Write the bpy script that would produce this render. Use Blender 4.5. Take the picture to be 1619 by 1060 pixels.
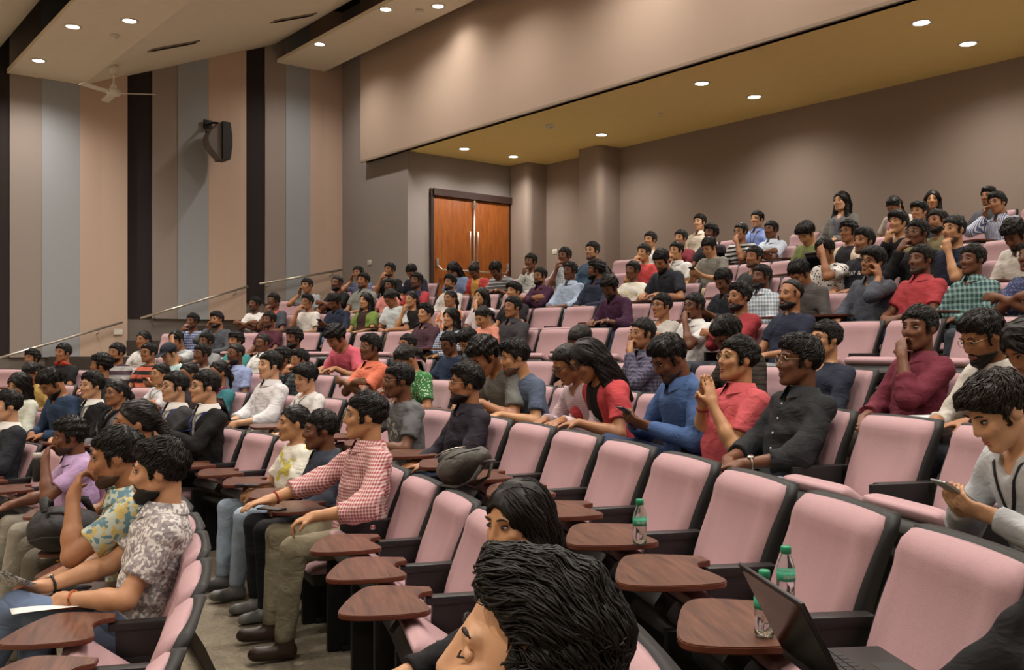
import bpy, bmesh, math, random
import numpy as np
from mathutils import Vector, Matrix, Euler

# ------------------------------------------------------------------ scene, camera, world, exposure
for o in list(bpy.data.objects): bpy.data.objects.remove(o, do_unlink=True)
SC = bpy.context.scene
COL = SC.collection
rnd = random.Random(7)
F_PX, Y_HOR, CAM_Z = 1494.0, 547.5, 2.0          # focal length in pixels, horizon row, eye height (m)
PHI = math.radians(38.9)
SP, CP = math.sin(PHI), math.cos(PHI)
cam = bpy.data.cameras.new('camera'); camo = bpy.data.objects.new('camera', cam); COL.objects.link(camo)
cam.sensor_width = 36.0; cam.lens = 36.0 * F_PX / 1619.0
cam.shift_y = (Y_HOR - 530.0) / 1619.0
cam.clip_start = 0.05
camo.location = (0, 0, CAM_Z)
camo.rotation_euler = (math.pi / 2, 0, math.atan2(CP, SP))
SC.camera = camo
w = bpy.data.worlds.new('world'); SC.world = w; w.use_nodes = True
w.node_tree.nodes['Background'].inputs[0].default_value = (1.0, 0.9, 0.8, 1)
w.node_tree.nodes['Background'].inputs[1].default_value = 0.02
vs = SC.view_settings
vs.view_transform = 'Standard'; vs.look = 'None'; vs.gamma = 1.0; vs.use_curve_mapping = False
vs.exposure = 0.15
LAMP_W, SOFFIT_W = 275.0, 165.0                   # downlight power
LAMP_COL = (1.0, 0.925, 0.835)

def c2w(c, d): return (SP * c - CP * d, CP * c + SP * d)      # camera plan (right, forward) -> hall plan
def w2c(X, Y): return (SP * X + CP * Y, -CP * X + SP * Y)
def project(X, Y, Z):
    c, d = w2c(X, Y)
    return 810 + F_PX * c / d, Y_HOR - F_PX * (Z - CAM_Z) / d, d

# ------------------------------------------------------------------ materials
def lin(h):
    h = h.lstrip('#'); v = [int(h[i:i + 2], 16) / 255 for i in (0, 2, 4)]
    return tuple((x / 12.92 if x <= .04045 else ((x + .055) / 1.055) ** 2.4) for x in v) + (1,)
MATS = {}
def nodes_of(name):
    m = bpy.data.materials.new(name); m.use_nodes = True
    nt = m.node_tree; return m, nt, nt.nodes['Principled BSDF']
def N(nt, t, **k):
    n = nt.nodes.new(t)
    for a, b in k.items(): setattr(n, a, b)
    return n
def bump(nt, bs, scale, strength, dist=.01, detail=3, stretch=None, coord='Object'):
    tc = N(nt, 'ShaderNodeTexCoord'); src = tc.outputs[coord]
    if stretch:
        mp = N(nt, 'ShaderNodeMapping'); mp.inputs['Scale'].default_value = stretch
        nt.links.new(src, mp.inputs[0]); src = mp.outputs[0]
    no = N(nt, 'ShaderNodeTexNoise'); no.inputs['Scale'].default_value = scale; no.inputs['Detail'].default_value = detail
    nt.links.new(src, no.inputs['Vector'])
    b = N(nt, 'ShaderNodeBump'); b.inputs['Strength'].default_value = strength; b.inputs['Distance'].default_value = dist
    nt.links.new(no.outputs[0], b.inputs['Height']); nt.links.new(b.outputs[0], bs.inputs['Normal'])
    return no
def mix(nt, fac, a, b):
    n = N(nt, 'ShaderNodeMix', data_type='RGBA')
    for s, v in ((n.inputs[0], fac), (n.inputs[6], a), (n.inputs[7], b)):
        if hasattr(v, 'links') or hasattr(v, 'is_linked'): nt.links.new(v, s)
        else: s.default_value = v
    return n.outputs[2]
def mat(name, col, rough=.6, metal=0, noise=None, bmp=None, var=.12, spec=.5, trans=0, emit=None, stretch=None):
    if name in MATS: return MATS[name]
    m, nt, bs = nodes_of(name)
    c = lin(col) if isinstance(col, str) else col
    bs.inputs['Roughness'].default_value = rough; bs.inputs['Metallic'].default_value = metal
    bs.inputs['Specular IOR Level'].default_value = spec
    bs.inputs['Base Color'].default_value = c
    if trans: bs.inputs['Transmission Weight'].default_value = trans; bs.inputs['IOR'].default_value = 1.33
    if emit: bs.inputs['Emission Color'].default_value = emit[0]; bs.inputs['Emission Strength'].default_value = emit[1]
    if noise:
        tc = N(nt, 'ShaderNodeTexCoord'); src = tc.outputs['Object']
        if stretch:
            mp = N(nt, 'ShaderNodeMapping'); mp.inputs['Scale'].default_value = stretch
            nt.links.new(src, mp.inputs[0]); src = mp.outputs[0]
        no = N(nt, 'ShaderNodeTexNoise'); no.inputs['Scale'].default_value = noise; no.inputs['Detail'].default_value = 4
        nt.links.new(src, no.inputs['Vector'])
        lo = tuple(x * (1 - var) for x in c[:3]) + (1,); hi = tuple(min(1, x * (1 + var)) for x in c[:3]) + (1,)
        nt.links.new(mix(nt, no.outputs[0], lo, hi), bs.inputs['Base Color'])
    if bmp: bump(nt, bs, *bmp, stretch=stretch)
    MATS[name] = m; return m
def math1(nt, op, a, b=None):
    n = N(nt, 'ShaderNodeMath', operation=op)
    for i, v in enumerate((a, b)):
        if v is None: continue
        if hasattr(v, 'is_linked'): nt.links.new(v, n.inputs[i])
        else: n.inputs[i].default_value = v
    return n.outputs[0]
def cloth(spec):
    """'#hex' or 'pattern|#a|#b|size[|#c]' -> woven cloth material"""
    if spec in MATS: return MATS[spec]
    m, nt, bs = nodes_of('cloth_' + str(len(MATS)))
    bs.inputs['Roughness'].default_value = .85; bs.inputs['Specular IOR Level'].default_value = .25
    p = spec.split('|')
    def lin(h, _l=globals()['lin']):                # dyed cloth, a little greyer than the swatch
        c = _l(h); g = .3 * c[0] + .55 * c[1] + .15 * c[2]; return tuple((g + (x - g) * .82) * .92 for x in c[:3]) + (1,)
    tc = N(nt, 'ShaderNodeTexCoord'); sx = N(nt, 'ShaderNodeSeparateXYZ'); nt.links.new(tc.outputs['Object'], sx.inputs[0])
    if len(p) == 1: bs.inputs['Base Color'].default_value = lin(p[0])
    else:
        a, b, size = lin(p[1]), lin(p[2]), float(p[3])
        def band(sock, duty=.5): return math1(nt, 'LESS_THAN', math1(nt, 'FRACT', math1(nt, 'MULTIPLY', math1(nt, 'ADD', sock, 10), 1 / size)), duty)
        if p[0] == 'stripe': out = mix(nt, band(sx.outputs[2]), a, b)
        elif p[0] == 'line': out = mix(nt, band(sx.outputs[2], .25), a, b)
        elif p[0] == 'vstripe': out = mix(nt, band(sx.outputs[0], .4), a, b)
        elif p[0] == 'check':
            h = mix(nt, .5, a, b)
            v = math1(nt, 'ADD', math1(nt, 'MULTIPLY', band(math1(nt, 'ADD', sx.outputs[0], sx.outputs[1]), .45), .5), math1(nt, 'MULTIPLY', band(sx.outputs[2], .45), .5))
            out = mix(nt, v, a, b)
        elif p[0] in ('dots', 'floral'):
            vo = N(nt, 'ShaderNodeTexVoronoi'); vo.inputs['Scale'].default_value = 1 / size
            nt.links.new(tc.outputs['Object'], vo.inputs['Vector'])
            if p[0] == 'dots': out = mix(nt, math1(nt, 'LESS_THAN', vo.outputs['Distance'], .3), a, b)
            else:
                s2 = N(nt, 'ShaderNodeSeparateColor'); nt.links.new(vo.outputs['Color'], s2.inputs[0])
                out = mix(nt, math1(nt, 'LESS_THAN', s2.outputs[0], .45), a, b)
                if len(p) > 4: out = mix(nt, math1(nt, 'LESS_THAN', s2.outputs[1], .3), out, lin(p[4]))
        elif p[0] == 'halves': out = mix(nt, math1(nt, 'GREATER_THAN', math1(nt, 'ABSOLUTE', sx.outputs[0]), size), a, b)
        elif p[0] == 'patch':
            no = N(nt, 'ShaderNodeTexNoise'); no.inputs['Scale'].default_value = 1 / size; nt.links.new(tc.outputs['Object'], no.inputs['Vector'])
            out = mix(nt, math1(nt, 'GREATER_THAN', no.outputs[0], .56), a, b)
        nt.links.new(out, bs.inputs['Base Color'])
    # folds: coarse wrinkles plus weave
    n1 = N(nt, 'ShaderNodeTexNoise'); n1.inputs['Scale'].default_value = 9; n1.inputs['Detail'].default_value = 2.5; n1.inputs['Distortion'].default_value = 1.6
    mp = N(nt, 'ShaderNodeMapping'); mp.inputs['Scale'].default_value = (1, 1.2, 1.9); mp.inputs['Rotation'].default_value = (.4, .5, 0)
    nt.links.new(tc.outputs['Object'], mp.inputs[0]); nt.links.new(mp.outputs[0], n1.inputs['Vector'])
    b = N(nt, 'ShaderNodeBump'); b.inputs['Strength'].default_value = .38; b.inputs['Distance'].default_value = .022
    nt.links.new(n1.outputs[0], b.inputs['Height']); nt.links.new(b.outputs[0], bs.inputs['Normal'])
    MATS[spec] = m; return m
def wood(name, c1, c2, scale, rough, axis=(1, 1, 12)):
    if name in MATS: return MATS[name]
    m, nt, bs = nodes_of(name); bs.inputs['Roughness'].default_value = rough
    tc = N(nt, 'ShaderNodeTexCoord'); mp = N(nt, 'ShaderNodeMapping'); mp.inputs['Scale'].default_value = axis
    no = N(nt, 'ShaderNodeTexNoise'); no.inputs['Scale'].default_value = scale; no.inputs['Detail'].default_value = 6; no.inputs['Distortion'].default_value = 1.2
    nt.links.new(tc.outputs['Object'], mp.inputs[0]); nt.links.new(mp.outputs[0], no.inputs['Vector'])
    cr = N(nt, 'ShaderNodeValToRGB'); cr.color_ramp.elements[0].position = .32; cr.color_ramp.elements[1].position = .68
    cr.color_ramp.elements[0].color = lin(c1); cr.color_ramp.elements[1].color = lin(c2)
    nt.links.new(no.outputs[0], cr.inputs[0]); nt.links.new(cr.outputs[0], bs.inputs['Base Color'])
    MATS[name] = m; return m

FAB = dict(rough=.92, bmp=(260, .25, .004, 2), spec=.2)
M_PINK = mat('pink_upholstery', '#ab8b8f', .9, noise=160, var=.10, bmp=(420, .25, .003, 2), spec=.25)
M_BLACK = mat('black_plastic', '#0c0b0c', .6, noise=60, var=.15)
M_ARM = mat('armrest_plastic', '#1b191a', .42, noise=60, var=.12)
M_TAB = wood('tablet_laminate', '#452a23', '#6d4737', 5, .32, (1.2, 11, 1.2))
M_EDGE = mat('tablet_edge', '#5a2c1c', .4)
M_CARPET = mat('carpet', '#8b8170', .95, noise=45, var=.45, bmp=(180, .6, .01, 3), spec=.1)
M_RISER = mat('riser_dark', '#3c3530', .8, noise=20)
M_METAL = mat('brushed_steel', '#c9c2b8', .3, metal=.9)
M_WHITE = mat('white_paint_metal', '#d9d3c6', .4)
M_WALLB = mat('brown_grey_wall_fabric', '#92837a', .95, noise=130, var=.12, bmp=(240, .3, .004, 2), spec=.15)
M_BULK = mat('taupe_bulkhead_fabric', '#ab9788', .95, noise=130, var=.06, bmp=(240, .2, .004, 2), spec=.15)
M_CORN = mat('grey_wall_fabric', '#928a87', .95, noise=130, var=.08, bmp=(240, .2, .004, 2), spec=.15)
M_DADO = mat('grey_dado', '#77706c', .9, noise=130, var=.08)
M_CEIL = mat('cream_ceiling', '#eadfca', .85, noise=6, var=.05)
M_SOFF = mat('soffit_paint', '#e8d08a', .85, noise=6, var=.04)
M_DARK = mat('ceiling_void', '#17130f', .95)
M_DOOR = wood('door_veneer', '#7a3f17', '#96551f', 3, .4, (6, 6, .7))
M_FRAME = mat('door_frame', '#33201b', .5)
STRIPE = dict(dark=mat('stripe_dark', '#2a2323', .95, noise=130, var=.2), taupe=mat('stripe_taupe', '#978c86', .95, noise=130, var=.07),
              blue=mat('stripe_blue_grey', '#9b9fa4', .95, noise=130, var=.07), pink=mat('stripe_pink', '#bda696', .95, noise=130, var=.06))
def skin(h): return mat('skin_' + h, h, .48, noise=22, var=.10, bmp=(90, .08, .004, 2), spec=.4)
def hair_mat(h='#14100e'): return mat('hair_' + h, h, .5, noise=40, var=.3, bmp=(60, .4, .008, 4), spec=.3, stretch=(1, .25, .25))

# ------------------------------------------------------------------ mesh helpers
def mk(name, verts, faces, m=None, parent=None, smooth=True, loc=None):
    me = bpy.data.meshes.new(name); me.from_pydata([tuple(v) for v in verts], [], [tuple(f) for f in faces]); me.update()
    if m: me.materials.append(m)
    if smooth:
        me.polygons.foreach_set('use_smooth', [True] * len(me.polygons))
    return link(name, me, parent, loc)
def link(name, me, parent=None, loc=None):
    o = bpy.data.objects.new(name, me); COL.objects.link(o)
    if parent: o.parent = parent
    if loc is not None: o.location = loc
    return o
def from_bm(name, bm, m, parent=None, smooth=False, loc=None):
    me = bpy.data.meshes.new(name); bmesh.ops.recalc_face_normals(bm, faces=bm.faces[:]); bm.to_mesh(me); bm.free()
    if m: me.materials.append(m)
    if smooth:
        me.polygons.foreach_set('use_smooth', [True] * len(me.polygons))
        try: me.set_sharp_from_angle(angle=.7)
        except Exception: pass
    return link(name, me, parent, loc)
def bm_box(bm, lo, hi, bev=0, seg=2, M=None):
    r = bmesh.ops.create_cube(bm, size=1)
    vs_ = r['verts']
    for v in vs_: v.co = Vector([lo[i] + (v.co[i] + .5) * (hi[i] - lo[i]) for i in range(3)])
    if bev:
        es = list({e for v in vs_ for e in v.link_edges})
        rr = bmesh.ops.bevel(bm, geom=es, offset=bev, segments=seg, affect='EDGES', profile=.6)
        vs_ = list({v for f in rr['faces'] for v in f.verts} | {v for v in vs_ if v.is_valid})
    if M is not None:
        for v in vs_: v.co = M @ v.co
def box(name, lo, hi, m, parent=None, bev=0, smooth=None, M=None, seg=2):
    bm = bmesh.new(); bm_box(bm, lo, hi, bev, seg, M)
    return from_bm(name, bm, m, parent, smooth=bool(bev) if smooth is None else smooth)
def tube_data(pts, rads, n=8, cap=True, flat=1.0):
    pts = [Vector(p) for p in pts]; V = []; Fs = []
    up = Vector((0, 0, 1))
    for i, p in enumerate(pts):
        t = (pts[min(i + 1, len(pts) - 1)] - pts[max(i - 1, 0)]).normalized()
        a = t.cross(up)
        if a.length < .05: a = t.cross(Vector((1, 0, 0)))
        a.normalize(); b = a.cross(t); r = rads[i] if hasattr(rads, '__len__') else rads
        for k in range(n):
            an = 2 * math.pi * k / n; V.append(p + a * math.cos(an) * r + b * math.sin(an) * r * flat)
    for i in range(len(pts) - 1):
        for k in range(n):
            Fs.append((i * n + k, i * n + (k + 1) % n, (i + 1) * n + (k + 1) % n, (i + 1) * n + k))
    if cap: Fs.append(tuple(range(n))[::-1]); Fs.append(tuple((len(pts) - 1) * n + k for k in range(n)))
    return V, Fs
def tube(name, pts, r, m, parent=None, n=8, flat=1.0):
    V, Fs = tube_data(pts, r, n, flat=flat); return mk(name, V, Fs, m, parent)
def lathe(name, prof, m, parent=None, n=24, loc=None):
    V = []; Fs = []
    for r, z in prof:
        for k in range(n): V.append((r * math.cos(2 * math.pi * k / n), r * math.sin(2 * math.pi * k / n), z))
    for i in range(len(prof) - 1):
        for k in range(n): Fs.append((i * n + k, i * n + (k + 1) % n, (i + 1) * n + (k + 1) % n, (i + 1) * n + k))
    Fs.append(tuple(range(n))[::-1]); Fs.append(tuple((len(prof) - 1) * n + k for k in range(n)))
    return mk(name, V, Fs, m, parent, loc=loc)
def prism(name, poly, z0, z1, m, parent=None, bev=0):
    bm = bmesh.new(); vs_ = [bm.verts.new((x, y, z0)) for x, y in poly]; f = bm.faces.new(vs_)
    r = bmesh.ops.extrude_face_region(bm, geom=[f]); 
    for v in [g for g in r['geom'] if isinstance(g, bmesh.types.BMVert)]: v.co.z = z1
    if bev:
        es = [e for e in bm.edges if abs(e.verts[0].co.z - e.verts[1].co.z) < 1e-6]
        bmesh.ops.bevel(bm, geom=es, offset=bev, segments=2, affect='EDGES')
    return from_bm(name, bm, m, parent, smooth=bool(bev))
def tag(o, label, cat, group=None):
    o['label'] = label; o['category'] = cat
    if group: o['group'] = group
    return o
def struct(o, label=None):
    o['kind'] = 'structure'
    if label: o['label'] = label
    return o
def empty(name, loc=(0, 0, 0), rz=0.0):
    o = bpy.data.objects.new(name, None); o.empty_display_size = .1; COL.objects.link(o)
    o.location = loc; o.rotation_euler = (0, 0, rz); return o
def text_mesh(body, size, m, depth=.0006, bold=False):
    cu = bpy.data.curves.new('lettering', 'FONT'); cu.body = body; cu.size = size; cu.extrude = depth; cu.align_x = 'CENTER'; cu.align_y = 'CENTER'
    cu.offset = size * .02 if bold else 0; cu.resolution_u = 3
    o = bpy.data.objects.new('lettering', cu); COL.objects.link(o)
    me = bpy.data.meshes.new_from_object(o.evaluated_get(bpy.context.evaluated_depsgraph_get()))
    bpy.data.objects.remove(o); me.materials.clear(); me.materials.append(m); return me

# ------------------------------------------------------------------ the hall: plan numbers
XF, XN = -16.8, 3.35                 # far and near side walls
Y_BULK, Y_CORN, Y_BACK = 8.97, 9.13, 11.90
X_DOOR = -14.27
Z_SOFF = 5.48
S_ = .965
O_C = (-10.243 * S_, .738 * S_)
OX, OY = c2w(*O_C)
ROWR = {-3: 8.40, -2: 9.55, -1: 10.69, 0: 11.443, 1: 12.488, 2: 13.459, 3: 14.432, 4: 15.346, 5: 16.246, 6: 17.15, 7: 18.05, 8: 18.95}
ROWH = {-3: .96, -2: .82, -1: .687, 0: .448, 1: .307, 2: .141, 3: -.192, 4: -.48, 5: -.746, 6: -1.02, 7: -1.30, 8: -1.57}
ROWP = {-2: .55, -1: .55, 0: .55, 1: .548, 2: .53, 3: .522, 4: .52, 5: .517, 6: .52, 7: .515, 8: .515}
R_ = {k: v * S_ for k, v in ROWR.items()}
TOPZ = .89
FLOOR = {k: CAM_Z - ROWH[k] * S_ - TOPZ for k in ROWH}

# ------------------------------------------------------------------ structure
AX = OX                                             # hall axis
ALPHA = math.pi / 2 - PHI                           # camera-plan angle -> hall-plan angle
def tier(k, r0, r1, z, z_prev, m):
    n = 72; V = []; Fs = []
    def rim(r, zz):
        half = math.asin(min(1, 10.02 / r)) if r > 10.02 else math.pi * .49
        for i in range(n + 1):
            a = math.pi / 2 - half + 2 * half * i / n
            V.append((OX + r * math.cos(a), min(OY + r * math.sin(a), Y_BACK), zz))
    rim(r0, z_prev); rim(r0, z); rim(r1, z)
    for b in range(2):
        for i in range(n):
            q = b * (n + 1) + i; Fs.append((q, q + n + 1, q + n + 2, q + 1))
    o = mk('floor', V, Fs, m, smooth=False); o.data.materials.append(M_RISER)
    for p in o.data.polygons[:n]: p.material_index = 1
    return struct(o, 'carpeted seating tier of the raked hall floor')
struct(box('floor', (XF, -10, -.1), (XN, OY + 7.0, 0.0), wood('stage_floor', '#c9a878', '#dcc093', 2, .45, (1, 8, 1))), 'unseen floor at the stage end, pale wood to bounce light')  # out of view; pale wood chosen to bounce light onto ceiling and faces
edges = {k: R_[k - 1] + (.03 if k == 0 else .07) for k in range(-2, 9)}
edges[-3] = 2.0; edges[9] = 24.0
for k in range(-3, 9):
    tier(k, edges[k], edges[k + 1], FLOOR[k], FLOOR[k - 1] if k > -3 else 0.0, M_CARPET)
wl = struct(box('wall_left', (XF - .2, -10, -.1), (XF, Y_CORN, 8.7), M_DADO), 'far side wall with tall vertical stripes of fabric')
struct(box('wall_front', (XF - .2, -10.2, -.1), (XN + .2, -10, 8.7), mat('stage_wall_paint', '#d8cbb6', .8, noise=5, var=.05)), 'unseen wall behind the stage, pale to bounce light')  # out of view; kept light-coloured to return stage light into the hall
struct(box('wall_right', (XN, -10, -.1), (XN + .2, Y_BACK + .2, 8.7), M_WALLB))
struct(box('wall_corner', (XF - .2, Y_CORN, -.1), (X_DOOR - .2, Y_CORN + .2, 8.7), M_CORN), 'grey return wall between the stripes and the door')
wd = struct(box('wall_door', (X_DOOR - .2, Y_CORN, -.1), (X_DOOR, Y_BACK, 8.7), M_CORN), 'brown grey alcove wall holding the double door')
wb = struct(box('wall_back', (X_DOOR - .2, Y_BACK, -.1), (XN + .2, Y_BACK + .2, 8.7), M_WALLB), 'brown grey fabric wall behind the last row')
def column(x0, x1, y0):
    V, n = [], 8; poly = [(x0, Y_BACK), (x0, y0 + .06)]
    for i in range(n + 1):
        a = math.pi + math.pi / 2 * i / n; poly.append((x0 + .06 + .06 * math.cos(a), y0 + .06 + .06 * math.sin(a)))
    for i in range(n + 1):
        a = -math.pi / 2 + math.pi / 2 * i / n; poly.append((x1 - .12 + .12 * math.cos(a), y0 + .12 + .12 * math.sin(a)))
    poly.append((x1, Y_BACK))
    struct(prism('column', poly, 1.8, Z_SOFF, M_WALLB), 'fabric covered column standing out of the back wall')
column(X_DOOR, -13.70, 11.44); column(-12.30, -11.73, 11.42)
struct(box('bulkhead', (-15.67, Y_BULK, Z_SOFF), (XN, Y_BULK + .17, 8.7), M_BULK), 'broad taupe bulkhead above the back rows')
struct(box('trim_1', (-15.67, Y_BULK - .012, Z_SOFF - .025), (XN, Y_BULK + .03, Z_SOFF + .012), mat('trim_strip', '#8d7c6c', .5)), 'thin edge strip along the bottom of the bulkhead')
struct(box('ceiling', (-15.67, Y_BULK + .031, Z_SOFF), (XN, Y_BACK, Z_SOFF + .1), M_SOFF), 'low cream soffit over the last rows')
struct(box('ceiling', (XF - .2, -10.2, 8.6), (XN + .2, Y_BULK + .2, 8.8), M_DARK), 'dark void above the ceiling panels')
def cloud(prof, label):
    V = []; n = len(prof); t = .07
    for x in (XF + .01, XN - .01):
        for y, z in prof: V.append((x, y, z))
        for y, z in prof: V.append((x, y, z + t))
    Fs = []
    for i in range(n - 1):
        Fs += [(i, i + 1, 2 * n + i + 1, 2 * n + i), (n + i, 3 * n + i, 3 * n + i + 1, n + i + 1)]
    for i in (0, n - 1): Fs.append((i, 2 * n + i, 3 * n + i, n + i))
    for b in (0, 2 * n): Fs.append(tuple([b + i for i in range(n)] + [b + n + i for i in reversed(range(n))]))
    bm = bmesh.new(); vv = [bm.verts.new(v) for v in V]
    for f in Fs: bm.faces.new([vv[i] for i in f])
    return struct(from_bm('ceiling', bm, M_CEIL), label)
SL = .40
def z_cloud(y): return 6.35 if y < 4.32 else 6.35 + SL * (y - 4.32)
cloud([(3.19, 6.35), (4.32, 6.35), (7.74, z_cloud(7.74))], 'cream ceiling panel, flat then sloping up toward the back')
cloud([(7.79, 7.38), (8.77, 7.38)], 'flat cream ceiling strip in front of the bulkhead')
cloud([(-1.2, 5.05), (-.1, 5.05), (3.10, 6.75)], 'sloping cream ceiling panel nearest the stage')
cloud([(-10, 4.6), (-1.3, 4.6)], 'flat cream ceiling over the stage end')

# striped panels on the far side wall; stripe edges read off the photograph on the wall plane
def wall_y(px):
    r = (px - 810) / F_PX; kx = SP * XF; kd = -CP * XF
    return (r * kd - kx) / (CP - SP * r)
xs = [15, 65, 125, 198, 240, 280, 328, 385, 418, 450, 488, 535]
ys = [wall_y(x) for x in xs]; ys[-1] = Y_CORN
PER = ys[3] - wall_y(8) + .35
seq = [(ys[i], ys[i + 1], ('taupe', 'blue', 'pink', 'dark')[i % 4], (1.82, 2.48, 2.80)[(i + 1) // 4]) for i in range(11)]
y = ys[0]; bz = 1.82
for j, wd_ in enumerate([.45, .62, .5, .42] * 5):
    kind = ('dark', 'pink', 'blue', 'taupe')[j % 4]
    seq.append((y - wd_, y, kind, bz)); y -= wd_
    if kind == 'dark': bz -= .62
def zc_all(y):
    return 8.6
for a, b, kind, z0 in seq:
    if a < -9.9: continue
    z0 = max(z0, .3); th = dict(dark=.02, taupe=.05, blue=.07, pink=.10)[kind]
    if kind == 'pink':                              # the pink stripe curls forward toward the dark groove
        poly = [(XF, a), (XF + .075, a), (XF + .085, a + .45 * (b - a)), (XF + .13, a + .85 * (b - a)), (XF + .14, b), (XF, b)]
        poly = poly[::-1]
        prism('wall_panel', poly, z0, 8.6, STRIPE[kind], wl)
    else: box('wall_panel', (XF, a, z0), (XF + th, b, 8.6), STRIPE[kind], wl)

# double door
dr = struct(empty('door_1', (X_DOOR, 9.65, 2.47))); dr['label'] = 'brown wooden double door with steel push bars'
W2, DH = .88, 2.26
for i in range(2):
    lf = box('door_leaf', (.01, i * W2 + .006, 0), (.05, i * W2 + W2 - .006, DH), M_DOOR, dr, bev=.003)
box('door_frame', (.0, -.02, DH + .005), (.10, 2 * W2 + .03, DH + .13), M_FRAME, dr)
box('door_frame', (.0, -.06, -.02), (.06, -.003, DH + .13), M_FRAME, dr); box('door_frame', (.0, 2 * W2 + .003, -.02), (.06, 2 * W2 + .03, DH + .13), M_FRAME, dr)
tube('latch_rod', [(.085, W2 + .01, 0.2), (.085, W2 + .01, DH - .03)], .017, M_METAL, dr)
box('latch_cap', (.05, W2 - .015, DH - .16), (.11, W2 + .035, DH - .02), M_METAL, dr, bev=.01)
for yy in (W2 - .09, W2 + .09):
    tube('pull_handle', [(.05, yy, .98), (.10, yy, .99), (.10, yy, 1.66), (.05, yy, 1.67)], .011, M_METAL, dr)
for y0_, y1_ in ((.06, W2 - .03), (W2 + .05, 2 * W2 - .07)):
    tube('push_bar', [(.05, y0_, 1.02), (.10, y0_ + .02, .98), (.12, y0_ + .07, .92), (.12, y1_ - .07, .92), (.10, y1_ - .02, .98), (.05, y1_, 1.02)], .016, M_METAL, dr)
    for yy in (y0_, y1_): box('push_bar_mount', (.05, yy - .025, .97), (.10, yy + .025, 1.12), M_METAL, dr, bev=.01)

# handrails on the far side wall
for i, (p0, p1) in enumerate([((-160, 611), (188, 510)), ((216, 504), (385, 454)), ((403, 450), (533, 428))]):
    pts = []
    for px, py in (p0, p1):
        yy = wall_y(px); d = -CP * XF + SP * yy; pts.append(Vector((XF + .22, yy, CAM_Z - (py - Y_HOR) * d / F_PX)))
    mid = (pts[0] + pts[1]) / 2
    h = empty('handrail', mid); pts = [p - mid for p in pts]
    tag(h, ['steel handrail on the striped wall, leftmost and lowest', 'steel handrail on the striped wall, below the loudspeaker', 'steel handrail on the striped wall, next to the grey corner'][i], 'handrail', 'handrails on the striped wall')
    tube('rail', [pts[0] + Vector((-.0, 0, -.0)), pts[1]], .021, M_METAL, h)
    for t in (.12, .88):
        p = pts[0].lerp(pts[1], t); tube('bracket', [p, p + Vector((0, 0, -.07)), p + Vector((-.21, 0, -.09))], .009, M_METAL, h)

# wall plates
def plate(loc, lo, hi, label):
    t = empty('wall_socket', loc); box('face_plate', lo, hi, mat('plate_white', '#d8d4ca', .4), t, bev=.004)
    box('socket_insert', [a + (b - a) * .25 + (0.004 if i == 0 else 0) for i, (a, b) in enumerate(zip(lo, hi))], [a + (b - a) * .75 + (0.006 if i == 0 else 0) for i, (a, b) in enumerate(zip(lo, hi))], mat('plate_inner', '#bdb8ac', .4), t)
    tag(t, label, 'socket', 'wall plates')
def wall_pt(px, py):
    yy = wall_y(px); d = -CP * XF + SP * yy; return (yy, CAM_Z - (py - Y_HOR) * d / F_PX)
yy, zz = wall_pt(183, 525); plate((XF + .03 + .12, yy, zz), (-.06, -.07, -.05), (.012, .07, .05), 'white socket plate below the lowest handrail')
def plane_y(px, py, Y):
    r = (px - 810) / F_PX; X = (r * SP * Y - CP * Y) / (SP + r * CP); c, d = w2c(X, Y); return X, CAM_Z - (py - Y_HOR) * d / F_PX
X_, Z_ = plane_y(585, 415, Y_CORN)
def plate_y(X_, Y_, Z_, label):
    t = empty('wall_socket', (X_, Y_, Z_)); box('face_plate', (-.065, -.012, -.045), (.065, 0, .045), mat('plate_white', '#d8d4ca', .4), t, bev=.004)
    box('socket_insert', (-.03, -.016, -.02), (.03, -.010, .02), mat('plate_inner', '#bdb8ac', .4), t); tag(t, label, 'socket', 'wall plates')
plate_y(X_, Y_CORN, Z_, 'white socket plate on the grey wall left of the door')
for i, px in enumerate((878, 889)):
    X_, Z_ = plane_y(px, 398, Y_BACK); plate_y(X_, Y_BACK, Z_, ['left', 'right'][i] + ' of the two switch plates on the wall right of the door')

# loudspeaker on the striped wall
sp = tag(empty('loudspeaker', (XF + .17, 6.42, 5.63)), 'black curved loudspeaker hung on the striped wall', 'loudspeaker')
prof = [(.06, -.33), (.20, -.33), (.235, -.1), (.235, .1), (.20, .33), (.06, .33)]
def yz_prism(name, prof, x0, x1, m, parent):
    n = len(prof); V = [(x0, a, b) for a, b in prof] + [(x1, a, b) for a, b in prof]
    Fs = [tuple(range(n)), tuple(range(n, 2 * n))[::-1]] + [(i, i + n, (i + 1) % n + n, (i + 1) % n) for i in range(n)]
    bm = bmesh.new(); vv = [bm.verts.new(v) for v in V]; [bm.faces.new([vv[i] for i in f]) for f in Fs]
    return from_bm(name, bm, m, parent)
yz_prism('cabinet', prof, .12, .50, M_BLACK, sp)
back = [(.06, -.33)] + [(.06 - .24 * math.sin(math.pi * i / 12), -.33 + .66 * i / 12) for i in range(1, 12)] + [(.06, .33)]
yz_prism('rear_housing', back, .17, .45, mat('speaker_grey', '#6d6763', .6), sp)
box('badge', (.30, .232, -.2), (.36, .238, -.19), M_WHITE, sp)
tube('bracket', [(-.05, .0, .36), (.15, .02, .36), (.3, .05, .33)], .02, M_BLACK, sp); box('wall_plate', (-.06, -.08, .28), (-.03, .08, .44), M_BLACK, sp, bev=.005)
tube('bracket', [(-.04, -.05, .36), (.25, -.14, .12)], .012, M_BLACK, sp)

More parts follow.
